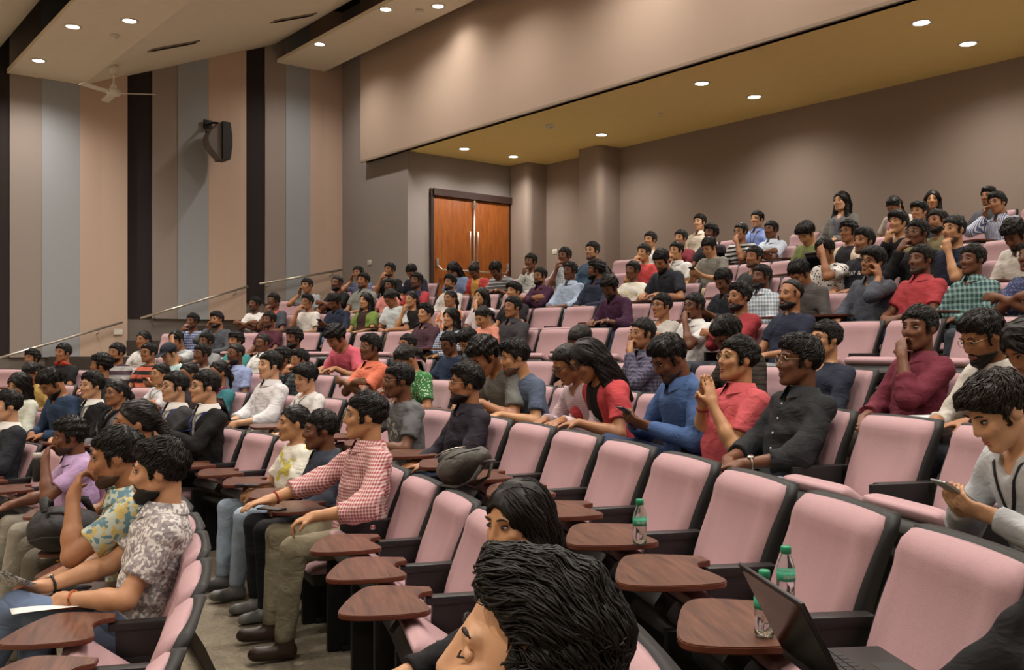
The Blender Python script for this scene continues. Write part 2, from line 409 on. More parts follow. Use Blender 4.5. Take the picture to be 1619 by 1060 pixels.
# ceiling fan
fn = tag(empty('ceiling_fan', (-15.43, 4.44, 5.96)), 'white three-blade ceiling fan hanging before the striped wall', 'fan')
lathe('motor', [(.02, .09), (.06, .075), (.105, .035), (.11, 0), (.09, -.03), (.03, -.045)][::-1], M_WHITE, fn)
tube('rod', [(0, 0, .05), (0, 0, .42)], .014, M_WHITE, fn); lathe('canopy', [(.05, .30), (.07, .37), (.07, .43)], M_WHITE, fn); lathe('collar', [(.035, .07), (.05, .1), (.02, .16)], M_WHITE, fn)
for k in range(3):
    a = math.radians(51.1 + 6 + 120 * k)
    b = box('blade', (.12, -.06, -.004), (.62, .06, .004), M_WHITE, fn, bev=.003, M=Matrix.Rotation(a, 4, 'Z') @ Matrix.Rotation(.2, 4, 'X'))
    box('blade_arm', (.06, -.02, -.006), (.16, .02, .006), M_WHITE, fn, M=Matrix.Rotation(a, 4, 'Z'))

# vents and detectors on the ceiling
for i, (X_, Y_) in enumerate(((-14.75, 5.14), (-14.36, 6.97))):
    v = tag(empty('air_vent', (X_, Y_, z_cloud(Y_) - .005)), ['slot air vent in the sloping ceiling, nearer the fan', 'slot air vent in the sloping ceiling, farther from the fan'][i], 'vent', 'slot vents in the ceiling')
    v.rotation_euler = (math.atan(SL), 0, .1)
    box('frame', (-.09, -.42, -.012), (.09, .42, .004), mat('vent_frame', '#8d8270', .5), v)
    for q in range(3): box('slat', (-.06 + q * .045, -.38, -.02), (-.035 + q * .045, .38, -.006), M_DARK, v)
for nm, X_, Y_, Z_, lb in (('smoke_detector', -13.77, 3.97, 6.35, 'small round smoke detector between the left ceiling lights'), ('security_camera', -12.7, 8.35, 7.38, 'small dome camera on the ceiling strip before the bulkhead'),
                       ('smoke_detector', -11.2, 9.8, Z_SOFF, 'small round detector on the soffit above the door'), ('smoke_detector', -9.6, 10.6, Z_SOFF, 'tiny sprinkler cap on the soffit over the back wall')):
    t = tag(empty(nm, (X_, Y_, Z_)), lb, 'detector'); r = .035 if 'tiny' in lb else .07
    lathe('base', [(r, 0), (r, -.02), (r * .8, -.03)][::-1], M_WHITE, t); lathe('dome', [(r * .7, -.028), (r * .55, -.05), (r * .2, -.06)][::-1], M_WHITE, t)

# ------------------------------------------------------------------ downlights
M_LENS = mat('lamp_lens', '#fff1dc', .5, emit=((1, .88, .72, 1), 22.0))
ring_me = lens_me = None
def downlight(X_, Y_, Z_, watt, label):
    global ring_me, lens_me
    t = tag(empty('downlight', (X_, Y_, Z_)), label, 'ceiling light', 'recessed ceiling downlights')
    if ring_me is None:
        a = lathe('trim_ring', [(.085, .0), (.115, .0), (.115, -.008), (.095, -.014), (.085, -.006)], M_WHITE, t); ring_me = a.data
        b = lathe('lens', [(.088, -.004), (.07, -.010), (.0, -.012)], M_LENS, t); lens_me = b.data
    else: link('trim_ring', ring_me, t); link('lens', lens_me, t)
    l = bpy.data.lights.new('bulb', 'SPOT'); l.energy = watt; l.color = LAMP_COL; l.spot_size = math.radians(150); l.spot_blend = 1.0; l.shadow_soft_size = .09
    lo = bpy.data.objects.new('bulb', l); COL.objects.link(lo); lo.parent = t; lo.location = (0, 0, -.03)
def lamp_line(Y_, Z_, X0, step, n, watt, where):
    for i in range(n):
        X_ = X0 + i * step
        if X_ < XN - .3: downlight(X_, Y_, Z_, watt, '%s downlight from the far wall, %s' % (('first', 'second', 'third', 'fourth', 'fifth', 'sixth', 'seventh', 'eighth', 'ninth', 'tenth', 'eleventh')[i], where))
lamp_line(3.42, 6.35, -15.71, 1.96, 10, LAMP_W, 'front line of the flat ceiling panel')
lamp_line(3.95, 6.35, -13.03, 3.92, 5, LAMP_W, 'rear line of the flat ceiling panel')
lamp_line(7.90, 7.38, -15.24, 2.24, 9, LAMP_W * .8, 'front line of the strip before the bulkhead')
lamp_line(8.47, 7.38, -12.36, 4.4, 4, LAMP_W * .35, 'rear line of the strip before the bulkhead')
lamp_line(-.6, 5.05, -15.0, 2.6, 7, LAMP_W, 'lower ceiling panel toward the stage')
lamp_line(-8.2, 4.6, -15.0, 3.2, 6, LAMP_W * 1.6, 'unseen fill added along the stage wall')  # unseen lamps added to brighten the ceiling and faces from the stage
lamp_line(-4.5, 4.6, -15.0, 3.2, 6, LAMP_W * 1.6, 'unseen fill added over the stage end')  # unseen too, made strong as fill bounced off the pale floor
for i, X_ in enumerate((-13.48, -8.15, -5.14, -2.14, .86)):
    downlight(X_, 9.8, Z_SOFF, SOFFIT_W, '%s soffit downlight from the door, row nearer the bulkhead' % ('first', 'second', 'third', 'fourth', 'fifth')[i])
for i, X_ in enumerate((-13.47, -11.17, -8.13, -5.16, -2.16, .84)):
    downlight(X_, 10.9, Z_SOFF, SOFFIT_W, '%s soffit downlight from the door, row nearer the back wall' % ('first', 'second', 'third', 'fourth', 'fifth', 'sixth')[i])

# ------------------------------------------------------------------ chairs
def slab(name, fu, nu, nv, m):
    """closed cushion: fu(u,v,side) -> point, u,v in [-1,1]x[0,1]"""
    V = []; Fs = []
    for s in (0, 1):
        for j in range(nv + 1):
            for i in range(nu + 1): V.append(fu(-1 + 2 * i / nu, j / nv, s))
    W = nu + 1; B = W * (nv + 1)
    for j in range(nv):
        for i in range(nu):
            a = j * W + i; Fs.append((a, a + 1, a + W + 1, a + W)); Fs.append((B + a, B + a + W, B + a + W + 1, B + a + 1))
    for i in range(nu):
        Fs.append((i, B + i, B + i + 1, i + 1)); t = nv * W + i; Fs.append((t, t + 1, B + t + 1, B + t))
    for j in range(nv):
        a = j * W; Fs.append((a, a + W, B + a + W, B + a)); a += nu; Fs.append((a, B + a, B + a + W, a + W))
    me = bpy.data.meshes.new(name); me.from_pydata(V, [], Fs)
    me.polygons.foreach_set('use_smooth', [True] * len(Fs)); me.materials.append(m); me.update()
    bm = bmesh.new(); bm.from_mesh(me); bmesh.ops.recalc_face_normals(bm, faces=bm.faces[:]); bm.to_mesh(me); bm.free()
    return me
def back_line(v):                                   # spine of the backrest: y, z
    return (-.175 - .115 * v - .025 * v * v + .018 * math.sin(math.pi * v), .455 + .425 * v)
def pad_fn(u, v, s):
    y, z = back_line(v)
    hw = .222 * (1 - .09 * max(0, (v - .84) / .16) ** 3 - .03 * (1 - v))
    e = max(0.0, 1 - abs(u) ** 7) ** .5 * max(0.0, 1 - abs(2 * v - 1) ** 14) ** .5
    if s == 0:
        f = y + .012 + .030 * e + .014 * u * u - .008 * math.exp(-((abs(u) - .62) / .12) ** 2) + .006 * math.cos(u * 2.6) + .016 * math.exp(-((v - .93) / .10) ** 2) - .014 * math.exp(-((v - .60) / .20) ** 2) * (1 - u * u) + .012 * math.exp(-((v - .18) / .15) ** 2) * (1 - u * u)
    else: f = y + .002
    return (u * hw, f, z + .004 * (1 - u * u))
def shell_fn(u, v, s):
    v2 = -.32 + 1.335 * v; y, z = back_line(v2) if v2 > 0 else (-.175 - .05 * v2, .455 + .425 * v2)
    hw = .229 * (1 - .06 * max(0, (v - .9) / .1) ** 2.2)
    e = max(0.0, 1 - abs(u) ** 8) ** .5
    return (u * hw, y + (.004 if s == 0 else -(.042 + .014 * e) * (1 - .55 * v * v)) + (.014 * u * u if s == 0 else 0), z + .004 * (1 - u * u))
def seat_fn(u, v, s):
    hw = .222 * (1 - .04 * max(0, (v - .85) / .15) ** 2); a = min(1.0, v / .82)
    e = max(0.0, 1 - abs(u) ** 8) ** .5
    if v <= .82: y, zt, zb = -.17 + .36 * a, .452 - .010 * math.sin(math.pi * a) * (1 - u * u), .388
    else:                                           # rolled front edge
        q = (v - .82) / .18 * math.pi / 2; y = .19 + .036 * math.sin(q); zt = .416 + .036 * math.cos(q); zb = .416 - .028 * math.cos(q)
    return (u * hw, y, (.416 + (zt - .416) * (.35 + .65 * e)) if s == 0 else zb)
ME_PAD = slab('back_pad', pad_fn, 14, 16, M_PINK); ME_SHELL = slab('back_shell', shell_fn, 12, 14, M_BLACK); ME_SEAT = slab('seat_pad', seat_fn, 12, 14, M_PINK)
def bxmesh(name, specs, m):
    bm = bmesh.new()
    for lo, hi, bev in specs: bm_box(bm, lo, hi, bev)
    o = from_bm(name, bm, m, smooth=True); me = o.data; bpy.data.objects.remove(o); return me
ME_BASE = bxmesh('seat_base', [((-.215, -.17, .325), (.215, .195, .388), .018), ((-.18, -.15, .27), (.18, .08, .33), .02)], M_ARM)
ME_ARM = bxmesh('armrest', [((-.028, -.22, .625), (.028, .025, .655), .007), ((-.022, -.22, .52), (.022, .0, .63), .006)], M_ARM)
ME_POST = bxmesh('pedestal', [((-.026, -.22, 0), (.026, .03, .525), .006), ((-.022, .02, .0), (.022, .13, .47), .006), ((-.035, -.25, 0), (.035, .06, .03), .004)], M_BLACK)
ME_STOW = bxmesh('stowed_tablet', [((-.036, -.18, .44), (-.014, .07, .655), .006)], M_BLACK)
def tab_poly():
    P = [(.029, .045), (.05, .10), (.088, .18), (.098, .25), (.06, .295), (-.06, .342), (-.19, .390), (-.265, .392), (-.302, .28), (-.300, .125), (-.262, .082), (-.175, .100), (-.095, .112), (-.045, .085), (-.029, .045)]
    for _ in range(2):                              # round the outline off, keeping the hinge end
        Q = [P[0]]
        for a, b in zip(P, P[1:]): Q += [(a[0] * .75 + b[0] * .25, a[1] * .75 + b[1] * .25), (a[0] * .25 + b[0] * .75, a[1] * .25 + b[1] * .75)]
        P = Q + [P[-1]]
    return [(x, y - .045) for x, y in P]
def tablet_mesh():
    o = prism('writing_tablet', tab_poly(), .662, .680, M_TAB, bev=.003); me = o.data; me.materials.append(M_EDGE)
    for p in me.polygons:
        if abs(p.normal.z) < .9: p.material_index = 1
    bpy.data.objects.remove(o); return me
ME_TAB = tablet_mesh()
TILT = Matrix.Translation((0, -.14, .37)) @ Matrix.Rotation(math.radians(36), 4, 'X') @ Matrix.Translation((0, .14, -.37))
CHAIRS = {}
def chair(loc, rz, label, tablet, empty_seat, pitch, end_arm=False):
    t = tag(empty('auditorium_chair', loc, rz), label, 'chair', 'pink auditorium chairs in curved rows')
    link('back_pad', ME_PAD, t); link('back_shell', ME_SHELL, t)
    for nm, me in (('seat_pad', ME_SEAT), ('seat_base', ME_BASE)):
        o = link(nm, me, t)
        if empty_seat: o.matrix_local = TILT
    a = link('armrest', ME_ARM, t, (pitch / 2, 0, 0)); link('pedestal', ME_POST, t, (pitch / 2, 0, 0))
    if tablet: link('writing_tablet', ME_TAB, t, (pitch / 2, 0, 0))
    elif tablet is not None: link('stowed_tablet', ME_STOW, t, (pitch / 2, 0, 0))
    if end_arm: link('armrest', ME_ARM, t, (-pitch / 2, 0, 0)); link('pedestal', ME_POST, t, (-pitch / 2, 0, 0))
    return t
BACK = .355                                         # back-top behind the chair's origin
def seat_place(k, th, r_off=-BACK):
    r = R_[k] + r_off; c = O_C[0] + r * math.cos(th); d = O_C[1] + r * math.sin(th)
    X, Y = c2w(c, d); fx, fy = c2w(-math.cos(th), -math.sin(th))
    return (X, Y, FLOOR[k]), math.atan2(-fx, fy)

# ------------------------------------------------------------------ implicit-surface modeller for bodies
class Grid:
    def __init__(s, lo, hi, h):
        s.lo = np.array(lo, float); s.h = h
        s.n = np.ceil((np.array(hi, float) - s.lo) / h).astype(int) + 1
        s.ax = [s.lo[i] + h * np.arange(s.n[i]) for i in range(3)]
        s.D = np.full(s.n, 1.0, np.float32)
    def sub(s, lo, hi, m):
        i0 = np.clip(np.floor((np.array(lo) - m - s.lo) / s.h).astype(int), 0, s.n); i1 = np.clip(np.ceil((np.array(hi) + m - s.lo) / s.h).astype(int) + 1, 0, s.n)
        if (i1 <= i0).any(): return None, None
        sl = tuple(slice(a, b) for a, b in zip(i0, i1))
        return sl, (s.ax[0][sl[0]][:, None, None], s.ax[1][sl[1]][None, :, None], s.ax[2][sl[2]][None, None, :])
    def put(s, sl, d, k, cut):
        A = s.D[sl]
        if cut:
            d = -d
            if k > 0: hh = np.maximum(k - np.abs(A - d), 0) / k; s.D[sl] = np.maximum(A, d) + hh * hh * k / 4
            else: s.D[sl] = np.maximum(A, d)
        elif k > 0: hh = np.maximum(k - np.abs(A - d), 0) / k; s.D[sl] = np.minimum(A, d) - hh * hh * k / 4
        else: s.D[sl] = np.minimum(A, d)
    def cap(s, a, b, ra, rb=None, k=.02, cut=False, flat_end=None):
        rb = ra if rb is None else rb; a = np.array(a, float); b = np.array(b, float); r = max(ra, rb)
        sl, P = s.sub(np.minimum(a, b) - r, np.maximum(a, b) + r, k + 3 * s.h)
        if sl is None: return
        ab = b - a; L = max(ab @ ab, 1e-9)
        q = [P[i] - a[i] for i in range(3)]
        tr = (q[0] * ab[0] + q[1] * ab[1] + q[2] * ab[2]) / L; t = np.clip(tr, 0, 1)
        d = np.sqrt(sum((q[i] - t * ab[i]) ** 2 for i in range(3))) - (ra + (rb - ra) * t)
        if flat_end is not None: d = np.maximum(d, (tr - flat_end) * math.sqrt(L))
        s.put(sl, d.astype(np.float32), k, cut)
    def ell(s, c, r, M=None, k=.02, cut=False):
        c = np.array(c, float); r = np.array(r, float); R = r.max()
        sl, P = s.sub(c - R, c + R, k + 3 * s.h)
        if sl is None: return
        q = [P[i] - c[i] for i in range(3)]
        if M is not None: q = [M[0][i] * q[0] + M[1][i] * q[1] + M[2][i] * q[2] for i in range(3)]
        k0 = np.sqrt(sum((q[i] / r[i]) ** 2 for i in range(3))); k1 = np.sqrt(sum((q[i] / r[i] ** 2) ** 2 for i in range(3)))
        s.put(sl, (k0 * (k0 - 1) / np.maximum(k1, 1e-6)).astype(np.float32), k, cut)
    def plane(s, p, n, k=0):                        # remove the side the normal points to
        n = np.array(n, float); n /= np.linalg.norm(n)
        d = sum((s.ax[i].reshape([-1 if j == i else 1 for j in range(3)]) - p[i]) * n[i] for i in range(3))
        s.D = np.maximum(s.D, d.astype(np.float32))
    def warp(s, amp, freq, seed=0):
        X, Y, Z = s.ax[0][:, None, None], s.ax[1][None, :, None], s.ax[2][None, None, :]
        r = np.random.RandomState(seed); t = 0
        for i in range(5):
            v = r.normal(size=3); v /= np.linalg.norm(v); f = freq * (1 + .5 * i)
            t = t + np.sin((X * v[0] + Y * v[1] + Z * v[2]) * f + r.rand() * 6) / (1 + .4 * i)
        s.D = s.D + (amp * t).astype(np.float32)
    def mesh(s, name, smooth=1):
        D = s.D; n = s.n; I = D < 0
        # crop
        w_ = np.argwhere(I)
        if len(w_) == 0: return bpy.data.meshes.new(name), np.zeros((0, 3))
        a = np.maximum(w_.min(0) - 2, 0); b = np.minimum(w_.max(0) + 3, n)
        D = D[a[0]:b[0], a[1]:b[1], a[2]:b[2]]; D = np.pad(D, 1, constant_values=1.0); I = D < 0; lo = s.lo + (a - 1) * s.h
        cnt = sum(I[x:I.shape[0] - 1 + x, y:I.shape[1] - 1 + y, z:I.shape[2] - 1 + z].astype(np.int8) for x in (0, 1) for y in (0, 1) for z in (0, 1))
        act = (cnt > 0) & (cnt < 8); idx = np.argwhere(act)
        acc = np.zeros((len(idx), 3)); num = np.zeros(len(idx))
        cor = [np.array((x, y, z)) for x in (0, 1) for y in (0, 1) for z in (0, 1)]
        for p in cor:
            for ax in range(3):
                if p[ax]: continue
                q = p.copy(); q[ax] = 1
                d0 = D[tuple((idx + p).T)]; d1 = D[tuple((idx + q).T)]; m = (d0 < 0) != (d1 < 0)
                t = np.where(m, d0 / np.where(m, d0 - d1, 1), 0); pt = p + t[:, None] * (q - p)
                acc += pt * m[:, None]; num += m
        V = lo + s.h * (idx + acc / num[:, None])
        ids = np.full(act.shape, -1, np.int64); ids[act] = np.arange(len(idx))
        Q = []
        for ax in range(3):
            o1, o2 = [(1, 2), (2, 0), (0, 1)][ax]
            sh = [slice(None)] * 3; sh2 = [slice(None)] * 3; sh[ax] = slice(0, -1); sh2[ax] = slice(1, None)
            A, B = I[tuple(sh)], I[tuple(sh2)]; e = np.argwhere(A != B)
            e = e[(e[:, o1] > 0) & (e[:, o2] > 0) & (e[:, o1] < D.shape[o1] - 1) & (e[:, o2] < D.shape[o2] - 1)]
            u = np.zeros(3, int); v = np.zeros(3, int); u[o1] = 1; v[o2] = 1
            c = [ids[tuple((e - du).T)] for du in (u + v, v, 0 * u, u)]
            q = np.stack(c, 1); fl = ~A[tuple(e.T)]; q[fl] = q[fl][:, ::-1]; Q.append(q)
        Q = np.concatenate(Q)
        for _ in range(smooth):                     # light Laplacian fairing
            S = np.zeros_like(V); K = np.zeros(len(V))
            for i in range(4):
                j = (i + 1) % 4; np.add.at(S, Q[:, i], V[Q[:, j]]); np.add.at(S, Q[:, j], V[Q[:, i]]); np.add.at(K, Q[:, i], 1); np.add.at(K, Q[:, j], 1)
            V = V * .5 + .5 * S / np.maximum(K, 1)[:, None]
        me = bpy.data.meshes.new(name); me.vertices.add(len(V)); me.vertices.foreach_set('co', V.astype(np.float32).ravel())
        me.loops.add(len(Q) * 4); me.loops.foreach_set('vertex_index', Q.astype(np.int32).ravel())
        me.polygons.add(len(Q)); me.polygons.foreach_set('loop_start', np.arange(0, len(Q) * 4, 4, dtype=np.int32))
        me.update(calc_edges=True); me.polygons.foreach_set('use_smooth', np.ones(len(Q), bool)); me.validate()
        return me, V

# ------------------------------------------------------------------ people
from mathutils.bvhtree import BVHTree
def nrm(v): v = np.array(v, float); return v / max(np.linalg.norm(v), 1e-9)
def rot(ax, deg): return np.array(Matrix.Rotation(math.radians(deg), 3, ax))
HIP = np.array((0, -.09, .55))
ARMS = dict(                                         # wrist target (right side), hand direction, palm normal, curl, elbow pole
    lap=((.09, .19, .68), (-.55, .8, -.1), (0, 0, -1), .5, None), clasp=((.085, .20, .685), (-.85, .5, -.15), (-.4, -.5, -.7), .9, None),
    knee=((.15, .32, .685), (-.15, .9, -.35), (0, -.3, -1), .4, None), arm=((.265, .14, .705), (-.05, 1, -.12), (0, 0, -1), .5, None),
    tab=((.10, .26, .735), (-.45, .85, -.1), (0, 0, -1), .5, None), fold=((-.085, .12, .86), (-1, .05, .1), (0, -1, -.2), .35, (.7, .3, -.8)),
    phone=((.085, .22, .77), (-.45, .8, .35), (-.55, -.2, .75), .8, None), low=((.08, .26, .60), (-.5, .8, -.2), (-.4, 0, -.9), .8, None))
HARMS = dict(                                        # relative to the head centre
    chin=((.045, .125, -.20), (-.22, .0, 1), (-.3, -1, 0), 1.1, (.35, .25, -1)), mouth=((.055, .165, -.155), (-.4, -.25, .85), (-.2, -1, 0), 1.2, (.35, .25, -1)),
    cheek=((.11, .055, -.15), (-.12, .0, 1), (-1, 0, 0), .9, (.4, .3, -1)), brow=((.085, .14, -.05), (-.5, -.2, .8), (-.2, -1, 0), .5, (.35, .3, -1)),
    steeple=((.05, .19, -.25), (-.28, .05, 1), (-1, 0, 0), .12, (.4, .1, -1)))
class Pose:
    def __init__(s, name, lean=-10, side=0, twist=0, head=(0, 0, 0), R='lap', L='lap', h=.011, bulk=1.0, slump=0.0, wide=1.0):
        s.name, s.h, s.bulk, s.wide = name, h, bulk, wide
        s.u = rot('Y', side) @ rot('X', -lean) @ np.array((0, 0, 1.0))
        s.lat = rot('Z', twist) @ rot('Y', side) @ np.array((1.0, 0, 0)); s.fwd = np.cross(s.u, s.lat)
        T = .465 - slump
        s.P0 = HIP; s.chest = HIP + s.u * T * .68 + s.fwd * .012; s.neck = HIP + s.u * T
        s.sh = {+1: HIP + s.u * T * .87 + s.lat * .158 * wide, -1: HIP + s.u * T * .87 - s.lat * .158 * wide}
        yaw, pit, rol = head
        tb = math.degrees(math.atan2(s.u[1], s.u[2]))
        s.HM = rot('Z', yaw + twist * .6) @ rot('X', -pit) @ rot('Y', rol)
        nd = nrm(s.u * .6 + np.array((0, .05, .5)) + s.HM @ np.array((0, .1, 0)))
        s.hc = s.neck + nd * .075 + s.HM @ np.array((0, .030, .090))
        s.arm = {}
        for sd, key in ((1, R), (-1, L)):
            if isinstance(key, str):
                if key in ARMS: t, hd, pn, cu, pole = ARMS[key]; t = np.array(t) * (sd, 1, 1) + np.array((0, max(0, s.u[1]) * .12, 0))
                else: t, hd, pn, cu, pole = HARMS[key]; t = s.hc + np.array(t) * (sd, 1, 1)
            else: t, hd, pn, cu, pole = key; t = np.array(t) * (sd, 1, 1)
            hd = nrm(np.array(hd) * (sd, 1, 1)); pn = np.array(pn) * (sd, 1, 1); pn = nrm(pn - hd * (pn @ hd))
            pole = nrm(np.array(pole or (.7, -.35, -.65)) * (sd, 1, 1))
            S = s.sh[sd]; v = t - S; L1, L2 = .285, .25; dist = np.linalg.norm(v)
            if dist > .53: t = S + v * .53 / dist; dist = .53
            v = nrm(t - S); a = (L1 * L1 - L2 * L2 + dist * dist) / (2 * dist); hgt = math.sqrt(max(L1 * L1 - a * a, 1e-6))
            pp = nrm(pole - v * (pole @ v)); s.arm[sd] = (S, S + v * a + pp * hgt, t, hd, pn, cu)
        s.shirts = {}; s._body = None
    def bounds(s, pad=.14):
        P = [s.P0, s.neck, s.hc + (0, 0, .06)] + [p for a in s.arm.values() for p in (a[0], a[1], a[2], a[2] + a[3] * .12)]
        P = np.array(P); return P.min(0) - pad, P.max(0) + pad
    def head_prims(s, g):
        H, c = s.HM, s.hc
        T = lambda p: c + H @ np.array(p)
        E = lambda p, r, k=.02, cut=False: g.ell(T(p), r, H, k, cut)
        Cc = lambda a, b, ra, rb, k=.015: g.cap(T(a), T(b), ra, rb, k)
        E((0, -.014, .034), (.076, .098, .086), .0); E((0, .026, -.032), (.058, .070, .086), .025)
        Cc((-.052, -.005, -.05), (-.018, .068, -.098), .018, .018, .03); Cc((.052, -.005, -.05), (.018, .068, -.098), .018, .018, .03); Cc((-.010, .080, -.102), (.010, .080, -.102), .015, .015, .016)
        Cc((-.045, .068, -.02), (-.03, .082, -.03), .016, .014, .02); Cc((.045, .068, -.02), (.03, .082, -.03), .016, .014, .02)
        if s.h < .012:
            for q in (-1, 1): E((q * .032, .101, .010), (.018, .012, .011), .012, True)
        Cc((-.042, .078, .030), (.042, .078, .030), .010, .010, .014); Cc((0, .090, .020), (0, .108, -.024), .008, .0125, .012)
        for q in (-1, 1):
            Cc((q * .010, .100, -.030), (q * .013, .094, -.032), .009, .008, .008)
            E((q * .077, -.008, -.004), (.011, .022, .033), .008)
        Cc((-.018, .0905, -.060), (.018, .0905, -.060), .0072, .0072, .006); Cc((-.014, .0905, -.072), (.014, .0905, -.072), .0075, .0075, .006)
        if s.h < .012: g.cap(T((-.022, .101, -.066)), T((.022, .101, -.066)), .0025, .0025, .003, cut=True)
        g.cap(T((0, -.034, -.055)), s.neck - s.u * .05, .049, .058, .014)
    def hand(s, g, sd):
        S, El, Wr, hd, pn, cu = s.arm[sd]
        side = np.cross(hd, pn) * -sd                # toward the thumb for this hand
        side = nrm(side)
        M = np.stack([side, hd, pn], 1)
        g.ell(Wr + hd * .052, (.040, .055, .0165), M, .012)
        thumb_out = side if cu < 2 else side
        for i, (off, ln) in enumerate(((.029, .92), (.010, 1.0), (-.010, .95), (-.028, .78))):
            a = Wr + hd * .090 + side * off; d1 = nrm(hd * math.cos(cu * .6) + pn * math.sin(cu * .6) + side * off * 1.5)
            b = a + d1 * .036 * ln; d2 = nrm(hd * math.cos(cu * 1.5) + pn * math.sin(cu * 1.5)); c = b + d2 * .030 * ln; d3 = nrm(hd * math.cos(cu * 2.0) + pn * math.sin(cu * 2.0)); e = c + d3 * .022 * ln
            rr = max(.0088, s.h * .85)
            g.cap(a, b, rr, rr * .95, .006); g.cap(b, c, rr * .95, rr * .88, .004); g.cap(c, e, rr * .88, rr * .8, .004)
        a = Wr + hd * .028 + side * .026; b = a + nrm(hd * .7 + side * .7 + pn * .3) * .042; c = b + nrm(hd * .95 + side * .15 + pn * .45 * (1 + cu)) * .036
        rr = max(.0105, s.h * .9); g.cap(a, b, rr * 1.25, rr, .012); g.cap(b, c, rr, rr * .85, .005)
    def body(s):
        if s._body is None:
            lo, hi = s.bounds(); g = Grid(lo, hi, s.h)
            g.cap(s.P0, s.neck - s.u * .06, .075, .07, 0); g.cap(s.sh[1], s.sh[-1], .036, .036, .02)
            g.ell(s.chest + s.u * .05, (.13 * s.wide, .085, .12), np.stack([s.lat, s.fwd, s.u], 1), .04)
            s.head_prims(g)
            for sd in (1, -1):
                S, El, Wr, hd, pn, cu = s.arm[sd]
                g.cap(S, El, .040, .040, .02); g.cap(El, El + (Wr - El) * .35, .040, .041, .02); g.cap(El + (Wr - El) * .3, Wr, .041, .026, .02); g.cap(Wr, Wr + hd * .03, .025, .027, .015)
                s.hand(g, sd)
            s._body = g.mesh('body_' + s.name)[0]
        return s._body
    def torso_prims(s, g, t, bulk):
        M = np.stack([s.lat, s.fwd, s.u], 1); b = bulk; w_ = s.wide
        g.ell(s.P0 + (0, .0, .01), (.160 * b, .135 * b + t, .110), None, 0)
        g.ell(HIP + (s.neck - HIP) * .32 + s.fwd * .015 * b, (.150 * b + t, .108 * b + t + (b - 1) * .16, .165), M, .06)
        g.ell(s.chest, (.155 * w_ + t, .108 + t, .165), M, .06)
        g.cap(s.sh[1] - s.lat * .03, s.sh[-1] + s.lat * .03, .050 + t, .050 + t, .05); g.cap(s.neck - s.u * .08, s.neck - s.u * .01, .085 + t, .050 + t, .06)
    def shirt(s, kind):
        if kind not in s.shirts:
            lo, hi = s.bounds(); g = Grid(lo, hi, max(s.h, .008)); t = .012
            s.torso_prims(g, t, s.bulk)
            for sd in (1, -1):
                S, El, Wr, hd, pn, cu = s.arm[sd]
                if kind == 'sleeveless': continue
                fe = .66 if kind == 'tee' else None
                if kind == 'tee': g.cap(S, El, .062, .064, .035, flat_end=.70)
                else:
                    g.cap(S, El, .060, .057, .035); g.cap(El, Wr, .057, .044 if kind != 'suit' else .047, .02, flat_end=.5 if kind == 'roll' else .97)
                    if kind == 'roll': g.cap(El - (El - S) * .2, El + (Wr - El) * .3, .062, .060, .02)
                    if kind == 'roll': q = El + (Wr - El) * .44; g.cap(q, q + (Wr - El) * .13, .056, .056, .004, flat_end=1.0)
            g.warp(.0035, 32, len(s.name))
            g.cap(s.neck - s.u * .005 + s.fwd * .012, s.neck + s.u * .12 + s.fwd * .02, .066, .10, 0, cut=True)
            if kind in ('shirt', 'roll'): g.cap(s.neck + s.fwd * .075 - s.u * .02, s.neck + s.fwd * .14 - s.u * .055, .034, .016, .008, cut=True)
            if kind == 'suit':                       # open V at the front
                for i in range(7):
                    p = s.neck + s.fwd * .10 - s.u * (.03 + .045 * i); g.cap(p, p + s.fwd * .12, .058 - .0075 * i, .058 - .0075 * i, .01, cut=True)
            s.shirts[kind] = g.mesh('shirt_%s_%s' % (s.name, kind))[0]
        return s.shirts[kind]
    def hit(s, kind, x, up, off=.002):               # point on the front of the garment
        key = 'bvh_' + kind
        if key not in s.shirts:
            me = s.shirt(kind); s.shirts[key] = BVHTree.FromPolygons([v.co.copy() for v in me.vertices], [tuple(q.vertices) for q in me.polygons])
        o = s.neck - s.u * up + s.lat * x + s.fwd * .6
        r = s.shirts[key].ray_cast(Vector(o), Vector(-s.fwd), 1.0)
        return (np.array(r[0]) if r[0] is not None else s.neck - s.u * up + s.lat * x + s.fwd * .12) + s.fwd * off
    def dress_shirt(s):                              # white shirt front seen in the V of a jacket
        if 'front' not in s.shirts:
            lo, hi = s.bounds(); g = Grid(lo, hi, s.h); s.torso_prims(g, -.006, 1.0); g.cap(s.neck - s.u * .02, s.neck + s.u * .14, .062, .08, 0, cut=True)
            s.shirts['front'] = g.mesh('front_' + s.name)[0]
        return s.shirts['front']
    def chest_pt(s, x, up):                          # point on the shirt front, metres from the neck down
        f = .45; p = s.neck - s.u * up; M = s.chest - p; d = M @ s.u
        e = max(0, 1 - (d / .18) ** 2); y = math.sqrt(max(.02, e)) * .120
        return p + s.lat * x + s.fwd * (y * math.sqrt(max(.1, 1 - (x / .18) ** 2)) + .022)
